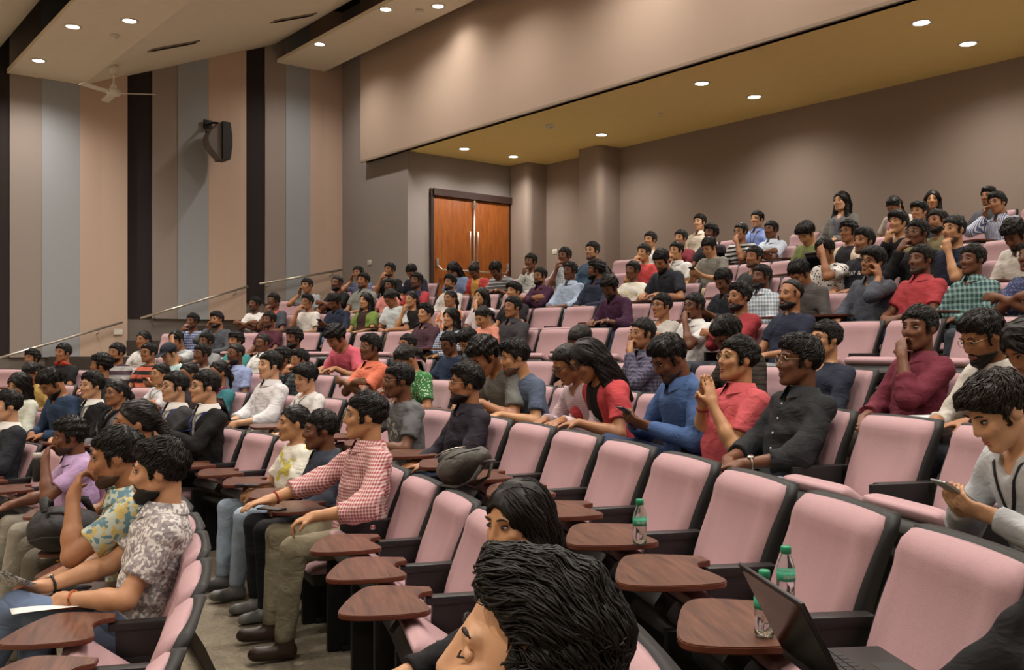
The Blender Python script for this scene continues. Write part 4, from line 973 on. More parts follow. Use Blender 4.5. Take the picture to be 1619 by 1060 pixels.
# row | head x | head y | pose | top | cloth | hair | tone | flags | trousers | description
TABLE = '''
-2|10|642|clasp|suit|#23262f|short|A||#23262f|navy blazer at the left edge
-2|110|690|lavender|tee|#b794c4|curly|D|sc|#8d8778|lavender short-sleeved shirt, hand at mouth
-2|213|671|lap|tee|#22252b|tied|I||#22242c|dark top, hair tied, behind the patterned shirt
-2|207|722|pattern|tee|floral|#b9c2b0|#5f8a9a|.019|#c9b25a|short|I|sc|#2b2b30|blue and yellow leaf print shirt
-2|265|745|floral|tee|floral|#d5cfca|#a29a98|.012|#8b8488|side+|L|Bc|#5f7496|white shirt with grey floral print, full beard
-1|30|610|tilt|shirt|#c9cdbd|wavy|F||#22242c|pale cream cardigan, wavy dark hair
-1|83|605|down|shirt|#27405f|volume|I|gB|#22242c|denim blue shirt, beard, looking down
-1|146|610|clasp|suit|#17171a|side|A|gT|#17171a|black suit and dark tie, greying hair
-1|185|622|lap|shirt|#6f6d70|tied|I|b|#22242c|grey cardigan and black scarf, spectacles
-1|277|612|clasp|suit|#3d3d42|short|A|bT|#3d3d42|charcoal suit with striped tie
-1|325|612|suithands|suit|#141416|short|A|bT|#141416|black suit, hands held together
-1|465|670|girlw|tee|patch|#e0dccd|#d2c63e|.11|tied|F||#9db0c4|white top with yellow print
-1|507|680|boy|roll|#343a48|short|D|c|#1b1b1e|slate shirt beside the yellow print top
-1|578|658|plaid|roll|check|#a8404c|#dcc3bd|.017|short+|F|c|#847a5e|red and white checked shirt
-1|818|826|girl|shirt|#1c1a1e|long+|F||#22242c|dark top, long black hair, nearest woman
-1|784|1044|front|shirt|#1f2434|quiff+|A||#1e2230|navy sleeve, glossy hair, closest to the camera
0|1748|762|sleeve|shirt|#17171a|short|A||#1b1b1e|black sleeve at the bottom right corner
0|51|590|down|tee|#c9a64a|tied|I||#22242c|mustard top, hair tied, head down
0|160|578|turn|shirt|#2a2a2e|curly|I|B|#22242c|curly hair and thick beard
0|253|592|fold|tee|#cfd0d4|tied|F|g|#22242c|white tee with black lanyard, arms crossed
0|298|592|lap|tee|#3a2f33|tied|I||#22242c|dark top, partly behind the suits
0|345|590|lap|tee|halves|#8a2a52|#1f6f78|.10|tied|I||#22242c|teal top with magenta scarf
0|427|578|clasp|roll|#d9d6da|short|A|cl|#8a8478|white shirt with pen in pocket
0|484|597|tilt|shirt|#d8d7d6|fringe|A||#22242c|white blouse, head tilted
0|630|602|grayt|tee|#66676b|short|D|g|#22242c|grey tee with faded print
0|738|607|darkb|shirt|#292531|side|I|gBc|#3a4560|dark plum shirt, beard and spectacles
1|51|570|lap|tee|#26262a|curly|I||#22242c|dark tee, curly hair, far left
1|100|558|lap|tee|#19191b|short|I|H|#22242c|black tee with red headphones
1|184|558|rest|tee|stripe|#a9a7a6|#4d3a44|.11|short|I|gB|#22242c|grey tee with striped chest
1|235|558|lap|tee|stripe|#d2603c|#26242a|.10|short|I|b|#22242c|orange and black striped tee
1|267|560|phone|tee|#a9cfd0|crop|L|C|#3a4560|pale aqua shirt and dark cap
1|320|560|chin|tee|#8d8a86|short|D||#22242c|taupe tee, hand on chin, below plaid
1|373|560|chin|tee|#8b9ccb|crop|D|gBc|#7c8894|light blue polo, beard, hand raised
1|447|567|lap|tee|#25262b|curly|I||#22242c|black tee behind the white shirt
1|474|570|mouth|shirt|check|#22262c|#4d565c|.05|volume|I|gB|#22242c|dark plaid shirt, spectacles, thick hair
1|587|550|fold|tee|#dd6a44|volume|D|gc|#22242c|orange polo, arms crossed
1|642|568|down|tee|dots|#2f7d3a|#cfe0c8|.02|tied|I||#22242c|green dotted kurta
1|775|553|bent|tee|#6f706c|curly|I||#22242c|grey tee, face hidden, beside blue tee
1|805|565|tgo|tee|#4d5a72|side|F|sX|#22242c|washed blue tee with white lettering
1|898|575|redwoman|shirt|check|#d9c4cc|#b08a96|.012|crop|I|b|#22242c|pink checked shirt, leaning down
1|930|570|redwoman|tee|halves|#1d1a1c|#c4323a|.07|long|I|b|#22242c|black top with red dupatta
1|1078|567|bluebent|shirt|#3d5f96|volume|D|sc|#2a3a5c|blue shirt, looking at phone
1|1167|568|steeple|tee|#cf4a52|short+|F|gc|#3a4560|coral red polo, fingertips joined
1|1264|571|black|roll|#24262a|volume+|D|gc|#8a97a8|black buttoned shirt with wristwatch
1|1577|648|phoneman|shirt|#b9bdc2|fringe+|A||#22242c|pale grey jacket bent over a phone
2|226|538|lap|tee|#cdcbc8|tied|I||#22242c|white top by the grey wall
2|280|538|brow|tee|#b9bec0|short|I|M|#8b97a0|pale tee, hand over brow
2|326|540|lap|tee|#8f9092|short|D||#22242c|plain grey tee, second row of greys
2|373|540|lap|tee|#2b8a8a|curly|I||#22242c|teal tee behind the blue polo
2|416|543|lap|shirt|#dcdad8|crop|D|mc|#22242c|white shirt, close-cropped hair
2|465|535|lap|tee|#2b2d33|curly|D|B|#22242c|charcoal tee and beard, below white tee
2|531|528|bent|tee|#d8506a|curly|I||#4f6c8e|pink tee bent over notes
2|644|545|lap|shirt|#7c2f45|short|I|bc|#3c3c40|wine red shirt, spectacles
2|711|543|type|tee|#1f2f4a|short|D|bl|#6d8296|navy tee typing on a laptop
2|740|540|down|tee|floral|#26282a|#55595a|.02|side|F|s|#22242c|black leaf print shirt, leaning in
2|918|540|bent|shirt|#303036|crop|D||#22242c|dark shirt, only the crown showing
2|1015|528|mouth|shirt|check|#3c3a52|#6f6c84|.03|short|I|gMc|#22242c|purple plaid shirt, hand over face
2|1153|530|down|shirt|line|#3c3228|#1f1b1c|.03|volume|D|M|#22242c|brown striped shirt, head bowed
2|1305|537|lap|shirt|#262b3d|short|F|b|#22242c|dark navy shirt behind the black one
2|1454|519|maroon|roll|#6f1e33|short|D|c|#22242c|maroon shirt, hand over mouth
2|1552|533|creamb|shirt|#c9c2b8|volume|I|gBc|#22242c|cream shirt, full beard, reading
2|1625|548|down|shirt|#b9b3a4|wavy|I||#22242c|pale top at the right edge
3|304|508|mouth|shirt|check|#2b3f86|#b9c2d6|.04|short|D|s|#22242c|blue and white plaid, hand at mouth
3|343|506|cheek|shirt|#4c5058|volume|I|B|#22242c|slate shirt, hand on cheek, leftmost
3|426|506|lap|tee|#511f30|short|D|s|#22242c|dark maroon tee, long sleeves pushed
3|674|496|lap|shirt|check|#36202c|#5c3a48|.02|side|F|c|#4b4f52|dark burgundy checked shirt
3|713|506|lap|shirt|check|#34557e|#c3cad2|.03|wavy|F||#22242c|blue checked blouse, brown hair
3|765|501|phone|tee|#e08a72|tied|F||#22242c|salmon top holding a phone
3|811|486|lap|shirt|#3a383d|short|I|gc|#22242c|charcoal shirt with spectacles, upright
3|1047|484|fold|shirt|#b7b1ab|short|I|b|#50555c|light grey sweater, arms crossed
3|1098|484|mouth|tee|#dcdcda|short|D|bcM|#22242c|white polo, hand at mouth, black glasses
3|1170|470|fold|shirt|#a12532|side|I|gB|#22242c|crimson shirt, beard, arms crossed
3|1250|466|lap|tee|#232a40|bald|I|B|#8a8d90|navy tee, receding hair, beard
3|1660|452|fold|tee|#dedbd8|short|D||#22242c|white tee cut off at the right
4|402|481|fold|tee|#d6d3cf|short|D|s|#22242c|white tee, arms crossed, by the steps
4|433|476|chin|tee|halves|#d8512f|#4a4e58|.10|short|D|b|#22242c|orange tee with grey sleeves
4|486|478|mouth|tee|#dbd5cd|volume|I|b|#8fa3b8|cream tee, hand across face
4|531|478|phone|shirt|#262f45|short|D|c|#5a6f8e|navy shirt looking down, next to cream tee
4|578|476|lap|tee|halves|#3a2420|#6f8a2c|.09|long|F||#22242c|green jacket, very long straight hair
4|617|472|down|tee|#cfdadd|tied|I||#22242c|white top, head lowered
4|650|474|chin|tee|#1f1b1d|tied|F|g|#22242c|black top, thin spectacles, hand on chin
4|713|476|lap|tee|floral|#d9c3b4|#d0703c|.05|tied|I||#22242c|cream and orange printed kurta
4|760|471|mouth|tee|#d9cfd2|long|F|M|#22242c|white top, long hair, hand on lips
4|813|461|lap|tee|#232228|fringe|F||#22242c|black top, fringe, beside empty seats
4|965|454|write|roll|#43203e|curly|D|bBc|#3c4c66|purple shirt writing with a watch
4|1145|444|phone|shirt|#20242c|short|D|c|#22242c|dark shirt holding a phone low
4|1203|438|lap|shirt|check|#7d93a8|#d5dade|.04|short|D|Bc|#22242c|pale blue checked shirt, full beard
4|1267|433|down|shirt|#55504f|volume|I|c|#22242c|warm grey shirt, hair over face
4|1380|413|cheek|roll|#4c525e|fringe|I|bcM|#2b3f6e|steel grey shirt, head on fist
4|1456|411|clasp|tee|#b9303a|short|D|sc|#2a3a5c|bright red polo, stocky
4|1540|411|lap|shirt|check|#2c4f52|#7fa3a0|.045|short|D|c|#3a4048|green checked shirt, right side
4|1630|415|fold|tee|dots|#39406a|#7c86a8|.02|short|D||#22242c|navy dotted tee at the right edge
5|486|452|cheek|tee|check|#5d666a|#c5cacb|.014|short|I||#22242c|fine grey check shirt, hand on cheek
5|533|448|fold|tee|#1d1d1f|crop|D|B|#22242c|black tee, trimmed beard
5|575|444|lap|tee|#84877f|short|I|sc|#22242c|olive grey polo
5|617|452|lap|tee|#e0867a|short|D|s|#22242c|salmon tee, man in the middle
5|659|444|lap|tee|halves|#253352|#b92b36|.13|short|D|s|#22242c|navy tee with red sleeves
5|711|447|lap|shirt|#d2cbc4|side|I|Bc|#22242c|off-white shirt, heavy beard
5|854|437|fold|shirt|#4a2340|short|I|bBc|#22242c|deep purple shirt, black glasses
5|901|429|clasp|roll|#9fb3cf|short|D|bmc|#8b97a0|light blue shirt, smiling
5|943|427|turn|shirt|#242c42|curly|D|Bc|#5b6570|navy shirt, turned aside
5|1000|428|lap|tee|patch|#e0ddd3|#e2cf5a|.09|short|D||#22242c|white tee with yellow patch
5|1047|412|write|tee|#2a2e38|short|I|Bc|#4a5a78|charcoal polo, writing on the tablet
5|1193|407|lap|shirt|#33373b|short|I|s|#22242c|black and denim jacket
5|1305|397|brow|tee|dots|#dedad5|#3a3535|.035|volume|I|M|#22242c|white dotted shirt, head on hand
5|1365|382|lap|tee|#1f212b|volume|I|sX|#22242c|black tee with white lettering
5|1452|369|mouth|shirt|#1c1c1f|short|D|g|#22242c|black shirt, knuckles at lips
5|1509|364|chin|tee|#252b3f|short|F|sM|#22242c|navy tee, thoughtful, hand on chin
5|1607|371|down|shirt|#d8d2c8|curly|D|Bc|#22242c|off-white shirt, bowed, upper right
6|567|432|cheek|tee|stripe|#3a3f66|#8a8fae|.02|short|I||#22242c|navy striped top by the corner
6|617|427|mouth|tee|#1f1f22|short|I|s|#22242c|black tee left of the door
6|652|430|down|tee|#232838|short|I||#22242c|navy top, head down before door
6|716|427|down|tee|#7c93c2|long|I||#22242c|sky blue top before the door
6|750|429|down|tee|halves|#e0a630|#c4322c|.08|bun|D||#22242c|red jacket over yellow top
6|785|427|bent|tee|line|#6d7176|#d5d5d5|.05|short|D||#22242c|grey tee with white stripes
6|840|414|chin|shirt|dots|#c9cac6|#8a8e8e|.03|short|D||#6d7176|white patterned shirt right of door
6|893|405|chin|tee|check|#9fb0bf|#e0e2e4|.03|short|D||#22242c|pale check shirt, chin in hand
6|938|397|lap|shirt|#34506a|short|L|gs|#22242c|denim shirt next to a backpack
6|1017|400|mouth|tee|#d23a3c|short|F||#3a4560|scarlet tee, hand at mouth
6|1071|397|mouth|tee|#dedede|short|F|c|#22242c|white polo, hand at mouth, clean-shaven
6|1122|391|phone|tee|#7d7c72|short|L||#b9a680|grey-green tee and khaki trousers
6|1276|369|down|tee|#7c8a4a|fringe|F||#22242c|olive green tee, looking down
6|1343|367|lap|tee|halves|#26242a|#d8c7ae|.10|curly|I|bl|#22242c|dark vest over cream sleeves
6|1422|352|chin|shirt|#19191b|fringe|F||#22242c|black shirt holding a pink pen
6|1482|350|cheek|shirt|#857a52|short|I|B|#22242c|khaki shirt, hand at temple
7|1027|380|lap|shirt|#d0d0cc|short|F||#22242c|white collar behind the scarlet tee
7|1076|377|lap|tee|#7c2030|short|L||#22242c|dark red tee near the back
7|1125|369|lap|tee|#26272c|curly|D||#22242c|black tee in front of cream shirt
7|1172|367|mouth|tee|stripe|#1d1d20|#bdbdbb|.06|short|I|bMl|#22242c|black and white striped tee
7|1221|364|fold|tee|#c3d2e6|short|D|c|#22242c|pale blue and white tee, folded arms
7|1454|335|lap|tee|#2a2a2e|fringe|F|g|#22242c|dark tee with round spectacles, near back
7|1578|322|cheek|shirt|vstripe|#5b6a96|#d5d8e2|.014|volume|I|c|#22242c|blue pinstriped shirt, upper right
8|1107|352|lap|shirt|#d5c9b4|short|A|c|#22242c|cream shirt against the back wall
8|1197|347|lap|shirt|#7f9be0|short|A|gc|#22242c|blue shirt with lanyard, back row
8|1331|319|tall|shirt|#7c7a76|long|A||#22242c|grey blazer, long black hair, back row
8|1414|326|down|tee|#d2c9c2|tied|F||#22242c|white top, back row, looking down
8|1476|317|look|tee|#26232a|long|F||#22242c|black top, hair hanging, back row
8|1563|314|lap|tee|#4a4a52|volume|I||#22242c|grey top behind the pinstriped shirt
'''
ANCHOR = {-2: 21.0, -1: 26.01, 0: 27.244, 1: 18.546, 2: 20.48, 3: 26.506, 4: 45.607, 5: 41.123}
XMIN = {-2: -60, -1: -40, 0: 20, 1: 20, 2: 200, 3: 280, 4: 380, 5: 465, 6: 545, 7: 985, 8: 1075}
PEOPLE = []
for ln in TABLE.strip().split('\n'):
    f = ln.split('|'); n = len(f)
    rest = f[5:]; j = 1
    if rest[0] in ('stripe', 'line', 'vstripe', 'check', 'dots', 'floral', 'halves', 'patch'):
        j = 4
        if rest[4].startswith('#'): j = 5
    spec = '|'.join(rest[:j]); hs, tone, fl, tr, desc = rest[j:]
    PEOPLE.append(dict(row=int(f[0]), x=float(f[1]), y=float(f[2]), pose=f[3], kind=f[4], spec=spec, hair=hs, tone=tone, fl=fl, tr=tr, desc=desc))
def head_px(k, th, P, s, mir):
    hx, hy, hz = P.hc * s; hx = -hx if mir else hx
    r = R_[k] - BACK - hy; c = O_C[0] + r * math.cos(th) - hx * math.sin(th); d = O_C[1] + r * math.sin(th) + hx * math.cos(th)
    return 810 + F_PX * c / d, Y_HOR - F_PX * (FLOOR[k] + hz - CAM_Z) / d, d
RNG = dict(floral=(17, 30), pattern=(22, 36), front=(.5, 2.9), sleeve=(2.4, 3.4), girl=(9, 14))
def solve(p):
    k = p['row']; mir = 'M' in p['fl']; s = .96
    d0 = 5 if k < 3 and p['x'] > 700 else 10
    rg = RNG.get(p['pose'], (30, 90) if k == -2 else (-9, 90))
    for it in range(3):
        P = get_pose(p['pose'], d0)
        best = min(((abs(head_px(k, t, P, s, mir)[0] - p['x']), t) for t in np.radians(np.arange(-2 if k < 1 else 2, 80, .1))
                    if math.radians(rg[0]) < t < math.radians(rg[1])), key=lambda a: a[0])
        th = best[1]; X, Y, d0 = head_px(k, th, P, s, mir)
        hz = CAM_Z - (p['y'] - Y_HOR) * d0 / F_PX - FLOOR[k]; s = min(1.07, max(.88, hz / P.hc[2]))
    return th, s, P, mir
ROWS = {k: {} for k in range(-2, 9)}
for p in PEOPLE: p['th'], p['s'], p['P'], p['mir'] = solve(p)
ORD = ('next', 'second', 'third', 'fourth', 'fifth', 'sixth', 'seventh', 'eighth', 'ninth', 'tenth', 'eleventh', 'twelfth')
FIXED = {-1: [1, 2, 6], 0: [1, 2, 3, 4, 5, 6, 7], 1: [1], 3: [0, 1], 4: [0, 1]}     # chairs the photograph shows empty, as seat steps from the anchor
OWN = {'red and white checked shirt': 0, 'dark plum shirt, beard and spectacles': 0, 'black buttoned shirt with wristwatch': 0}
PTCH = {}
for k in range(-2, 9):
    pe = [p for p in PEOPLE if p['row'] == k]; Rk = R_[k]; dth = ROWP[k] / Rk
    a0 = math.radians(ANCHOR.get(k, 0)); L = []
    for p in pe:
        th = a0 - OWN[p['desc']] * dth if p['desc'] in OWN else p['th']; L.append([-th * Rk, p, p['desc'] in OWN])
    for i in FIXED.get(k, []): L.append([-(a0 - i * dth) * Rk, None, True])
    if k == 3: L.append([-math.radians(41.69) * Rk, None, True])
    L.sort(key=lambda a: a[0])
    for it in range(300):
        for a, b in zip(L, L[1:]):
            g = .49 - (b[0] - a[0])
            if g > 0:
                if a[2] and not b[2]: b[0] += g
                elif b[2] and not a[2]: a[0] -= g
                else: a[0] -= g / 2; b[0] += g / 2
    full = []
    for a, b in zip(L, L[1:]):
        full.append((a[0], a[1])); n_ = max(0, int((b[0] - a[0] + .20) / ROWP[k]) - 1)
        for q in range(n_): full.append((a[0] + (b[0] - a[0]) * (q + 1) / (n_ + 1), None))
    full.append((L[-1][0], L[-1][1]))
    def px_of(sv):
        th = -sv / Rk; c = O_C[0] + Rk * math.cos(th); d = O_C[1] + Rk * math.sin(th); return (810 + F_PX * c / d) if d > .5 else 9999
    sv = full[0][0] - ROWP[k]
    while px_of(sv) > XMIN[k] and px_of(sv) < 1e3 and len(full) < 80: full.insert(0, (sv, None)); sv -= ROWP[k]
    sv = full[-1][0] + ROWP[k]
    while px_of(sv) < 1700 and -sv / Rk > math.radians(8 if k == -2 else 1.0): full.append((sv, None)); sv += ROWP[k]
    for i, (sv, p) in enumerate(full):
        if p: ROWS[k][i] = p; p['ths'] = -sv / Rk; p['off'] = max(-.14, min(.14, p['th'] * Rk + sv))
    for i, (sv, p) in enumerate(full):
        gap = min(.58, sv - full[i - 1][0]) if i else ROWP[k]
        loc, rz = seat_place(k, -sv / Rk); seats = ROWS[k]
        if p: lab = 'pink chair under the person in ' + p['desc']
        else:
            o = min(seats, key=lambda q: (abs(q - i), q)); n_ = abs(o - i)
            lab = 'empty pink chair, %s %s of person in %s' % (ORD[min(n_, 12) - 1], 'right' if i > o else 'left', seats[o]['desc'])
        up = k in (-2, -1, 0) or (p and (p['pose'] in ('write', 'type', 'bent', 'creamb') or 'l' in p['fl'])) or rnd.random() < .18
        if p is None and (i - 1) in seats and seats[i - 1]['pose'] == 'plaid': up = False
        if p is None and k == 1 and sv / Rk > -.42: up = False
        if p is None and k > 0 and any(abs(sv - a[0]) < .01 and a[2] for a in L): up = False
        if p and p['pose'] in ('phoneman', 'front', 'girl', 'lavender'): up = False
        CHAIRS[(k, i)] = chair(loc, rz, lab, bool(up), p is None, gap, end_arm=(i == len(full) - 1)); PTCH[(k, i)] = gap
WHERE = {}
TRS = ['#22242c', '#2b3550', '#3a3f4a', '#1b1b1e', '#4a5a78', '#5d5648']
for p in PEOPLE:
    th = p['ths'] + p['off'] / R_[p['row']]; loc, rz = seat_place(p['row'], th); fl = p['fl']
    legs = dict(floral='over', plaid='wide', lavender='out', black='wide', bluebent='cross').get(p['pose']) or ('tuck' if p['row'] == 0 else rnd.choice(['sit', 'sit', 'wide', 'out']))
    tr = p['tr'] if p['tr'] != '#22242c' else rnd.choice(TRS)
    bk = 'full' if 'B' in fl else 'stubble' if 's' in fl else 'mustache' if 'm' in fl else None
    hcol = '#14100e' if p['pose'] not in ('phoneman',) else '#231a14'
    t = person(p['P'], loc, rz, p['s'], p['mir'], 'person in ' + p['desc'], (p['kind'], p['spec']), p['hair'], p['tone'], 'b' if 'b' in fl else 'g' if 'g' in fl else False, bk, tr, legs,
               collar=('c' in fl), hcol=hcol, under='#20222c' if 'T' in fl else None, shoe='#3a2a20' if p['pose'] == 'plaid' else rnd.choice(['#1d1613', '#3a2a20', '#777777']))
    p['obj'] = t; WHERE[p['desc']] = p


# ------------------------------------------------------------------ worn details
def wearer(desc): p = WHERE[desc]; return p, p['obj'], p['P']
def wrist_ring(desc, sd, m, name='wristwatch', r=.031, face=None):
    p, t, P = wearer(desc); S, El, Wr, hd, pn, cu = P.arm[sd]; d = nrm(Wr - El); c = Wr - d * .022
    a = nrm(np.cross(d, (.1, .2, 1))); b = np.cross(d, a)
    V, Fs = tube_data([Vector(c + (a * math.cos(q) + b * math.sin(q)) * r) for q in np.linspace(0, 2 * math.pi, 19)], .0045, 6, flat=1.6)
    w_ = mk(name, V, Fs, m, t)
    if face is not None:
        f = -pn; f = nrm(f - d * (f @ d)); M = mat4(np.stack([d, np.cross(f, d), f], 1), c + f * (r + .001)); o = lathe('watch_face', [(.015, -.003), (.016, .003), (.013, .006), (.0, .006)], face, w_); o.matrix_local = M
wrist_ring('black buttoned shirt with wristwatch', -1, M_METAL, face=M_METAL)
wrist_ring('white shirt with grey floral print, full beard', 1, M_BLACK, face=M_METAL)
wrist_ring('white shirt with grey floral print, full beard', -1, cloth('#c0622c'), 'thread_bracelet', .030)
wrist_ring('red and white checked shirt', 1, cloth('#a02c22'), 'thread_bracelet', .030)
wrist_ring('coral red polo, fingertips joined', 1, cloth('#a02c22'), 'thread_bracelet', .030)
wrist_ring('purple shirt writing with a watch', -1, M_METAL, face=M_METAL)
def strap(desc, m, kind, x=.06, drop=.27, r=.004, badge=None, name='lanyard'):
    p, t, P = wearer(desc); pts = [P.neck + P.lat * .075 - P.fwd * .01 + P.u * .015]
    ups = np.linspace(.02, drop, 6)
    for i, u_ in enumerate(ups): pts.append(P.hit(kind, x * (1 - i / 5) + .002, u_, r * .8))
    for i, u_ in reversed(list(enumerate(ups))[:-1]): pts.append(P.hit(kind, -x * (1 - i / 5) - .002, u_, r * .8))
    pts.append(P.neck - P.lat * .075 - P.fwd * .01 + P.u * .015)
    o = tube(name, [Vector(q) for q in pts], r, m, t, 6, flat=.6)
    if badge:
        c = P.hit(kind, 0, drop + .045, .008); b = box('badge', (-.032, -.045, -.002), (.032, .045, .002), badge, o); b.matrix_local = mat4(np.stack([-P.lat, P.u, P.fwd], 1), c)
WHT = mat('badge_card', '#d8d8d4', .4); BLUEL = mat('blue_ribbon', '#2c50b0', .6); BLK = mat('black_ribbon', '#131214', .7)
strap('white tee with black lanyard, arms crossed', BLK, 'tee', drop=.16)
strap('blue shirt with lanyard, back row', BLK, 'shirt', badge=WHT)
strap('grey blazer, long black hair, back row', BLUEL, 'shirt', badge=WHT)
strap('pale grey jacket bent over a phone', BLK, 'shirt', drop=.22, r=.006, badge=WHT)
strap('charcoal suit with striped tie', BLUEL, 'suit', x=.085, drop=.30, badge=WHT)
strap('black suit, hands held together', BLUEL, 'suit', x=.085, drop=.24)
strap('white blouse, head tilted', BLK, 'shirt', drop=.24)
strap('grey cardigan and black scarf, spectacles', cloth('#141316'), 'shirt', x=.065, drop=.26, r=.026, name='scarf')
strap('teal top with magenta scarf', cloth('#8a2a52'), 'tee', x=.07, drop=.26, r=.024, name='scarf')
def buttons(desc, kind, n, m, r=.0055):
    p, t, P = wearer(desc)
    for i in range(n):
        c = P.hit(kind, 0, .07 + .075 * i, .001); o = lathe('button', [(r, 0), (r, .003), (r * .5, .0035)], m, t, 10); o.matrix_local = mat4(np.stack([-P.lat, P.u, P.fwd], 1), c)
buttons('black buttoned shirt with wristwatch', 'roll', 5, WHT); buttons('red and white checked shirt', 'roll', 5, WHT, .0045)
def print_text(desc, kind, body, size, x, up, m, tilt=0):
    p, t, P = wearer(desc); me = text_mesh(body, size, m)
    ca, sa = math.cos(tilt), math.sin(tilt)
    for v in me.vertices:
        a, b = v.co.x * ca - v.co.y * sa, v.co.x * sa + v.co.y * ca
        v.co = Vector(P.hit(kind, x - a, up - b, .003 + max(0, v.co.z)))
    link('printed_lettering', me, t)
PRW = mat('white_print', '#dcdcd8', .7)
print_text('black tee with white lettering', 'tee', 'STAY & T', .055, .0, .17, PRW)
print_text('washed blue tee with white lettering', 'tee', '700', .05, -.03, .22, PRW)
# yellow print of the nearest white top, grey print of the grey tee
for d_, k_, x, up, w_, h_, m_ in (('grey tee with faded print', 'tee', .0, .20, .09, .16, cloth('patch|#66676b|#b5b3ac|.035')),):
    p, t, P = wearer(d_); V = []; Fs = []
    for i in range(9):
        for j in range(11): V.append(P.hit(k_, x + (i / 8 - .5) * w_ * 2, up + (j / 10 - .5) * h_ * 1.4, .003))
    for i in range(8):
        for j in range(10): q = i * 11 + j; Fs.append((q, q + 1, q + 12, q + 11))
    mk('faded_print', V, Fs, m_, t)
# red headphones round the neck, dark cap, pink pen
p, t, P = wearer('black tee with red headphones'); red = mat('red_plastic', '#c0392f', .4)
ring = [Vector(P.neck + P.u * .01 + P.lat * .085 * math.sin(a) - P.fwd * (.085 * math.cos(a) - .02)) for a in np.linspace(-2.4, 2.4, 15)]
hp = tube('headphones', ring, .009, red, t)
for q in (ring[0], ring[-1]):
    o = lathe('ear_cup', [(.03, -.012), (.034, 0), (.03, .014)], red, hp); o.location = q; o.rotation_euler = (1.2, 0, .3)
def cap_mesh():
    g = Grid((-.13, -.15, -.02), (.13, .24, .19), .008); g.ell((0, -.014, .046), (.088, .110, .094), None, 0); g.plane((0, 0, .052), (0, .12, -1))
    g.ell((0, .10, .062), (.075, .088, .008), None, .006); return g.mesh('cap')[0]
p, t, P = wearer('pale aqua shirt and dark cap'); part('cap', cap_mesh(), t, cloth('#262a36'), mat4(P.HM, P.hc))

# ------------------------------------------------------------------ things on tablets and in hands
def on_plane(px, py, z):
    d = (CAM_Z - z) * F_PX / (py - Y_HOR); c = (px - 810) / F_PX * d; X, Y = c2w(c, d); return Vector((X, Y, z))
def tab_z(k): return FLOOR[k] + .681
def local(t, v): return t.matrix_basis @ Vector(v)
def chair_of(desc):
    p = WHERE[desc]
    return next(CHAIRS[(p['row'], i)] for i, q in ROWS[p['row']].items() if q is p), p['row']
M_BOT = mat('bottle_plastic', '#e8eef0', .06, trans=.97); M_CAPG = mat('green_cap', '#1f8a63', .4); M_LAB = mat('green_label', '#2f9a78', .45)
def bottle(loc, rz, label):
    t = tag(empty('water_bottle', loc, rz), label, 'bottle', 'small water bottles on the tablets')
    lathe('bottle_body', [(.0, .002), (.017, .0), (.0215, .006), (.0225, .02), (.021, .026), (.0225, .032), (.021, .038), (.0225, .05), (.0225, .088), (.021, .097), (.0165, .112), (.0115, .124), (.0105, .130)], M_BOT, t, 28)
    lathe('cap', [(.0128, .128), (.0128, .143), (.0115, .146), (.0, .146)], M_CAPG, t, 24)
    lb = lathe('label_band', [(.0231, .062), (.0231, .086)], M_LAB, t, 28)
    me = text_mesh('Bisleri', .014, PRW, .0002)
    for v in me.vertices:
        a = -math.pi / 2 + v.co.x / .0231; v.co = Vector((.0234 * math.cos(a), .0234 * math.sin(a), .074 + v.co.y))
    link('lettering', me, lb)
    lathe('water', [(.0, .004), (.0195, .006), (.0195, .075), (.0, .075)], mat('water', '#ffffff', .02, trans=1.0), t, 20)
FACE = math.atan2(CP, SP)
for (px, py), lb in (((1012, 861), 'small water bottle with green cap standing alone on a tablet'), ((1243, 957), 'small water bottle with green cap, farther of the pair'), ((1209, 1006), 'small water bottle with green cap, nearer one, behind the laptop')):
    bottle(on_plane(px, py, tab_z(0)), FACE + .2, lb)
M_SCR = mat('phone_glass', '#0d0e11', .12); M_ALU = mat('laptop_aluminium', '#9a9a9a', .35, metal=.6); M_LBLK = mat('laptop_black', '#1d1c1e', .4); M_KEY = mat('key_black', '#101012', .5)
def phone(M, label, case=None):
    t = tag(empty('smartphone'), label, 'phone', 'smartphones'); t.matrix_world = M
    box('case', (-.036, -.074, 0), (.036, .074, .008), case or M_LBLK, t, bev=.004); box('screen', (-.033, -.070, .0078), (.033, .070, .0088), M_SCR, t)
def flat(loc, rz): return Matrix.Translation(loc) @ Matrix.Rotation(rz, 4, 'Z')
ch, k = chair_of('red and white checked shirt'); phone(flat(on_plane(430, 806, tab_z(-1)), ch.rotation_euler.z - .9), 'dark smartphone under the hand of the red checked shirt')
ch, k = chair_of('slate shirt beside the yellow print top'); phone(flat(on_plane(392, 768, tab_z(-1)), ch.rotation_euler.z - .6), 'dark smartphone lying on the tablet before the slate shirt')
for p in PEOPLE:
    if p['pose'] in ('phone', 'phoneman', 'bluebent'):
        P = p['P']; a = (P.arm[1][2] + P.arm[1][3] * .10 + P.arm[-1][2] + P.arm[-1][3] * .10) / 2 + np.array((0, .0, .028))
        M = p['obj'].matrix_basis @ (Matrix.Translation(a) @ Matrix.Rotation(.55, 4, 'X')); M = Matrix.LocRotScale(M.to_translation(), Euler((.55, 0, p['obj'].rotation_euler.z)), None)
        phone(M, 'smartphone held by person in ' + p['desc'], M_ALU if p['pose'] == 'phoneman' else None)
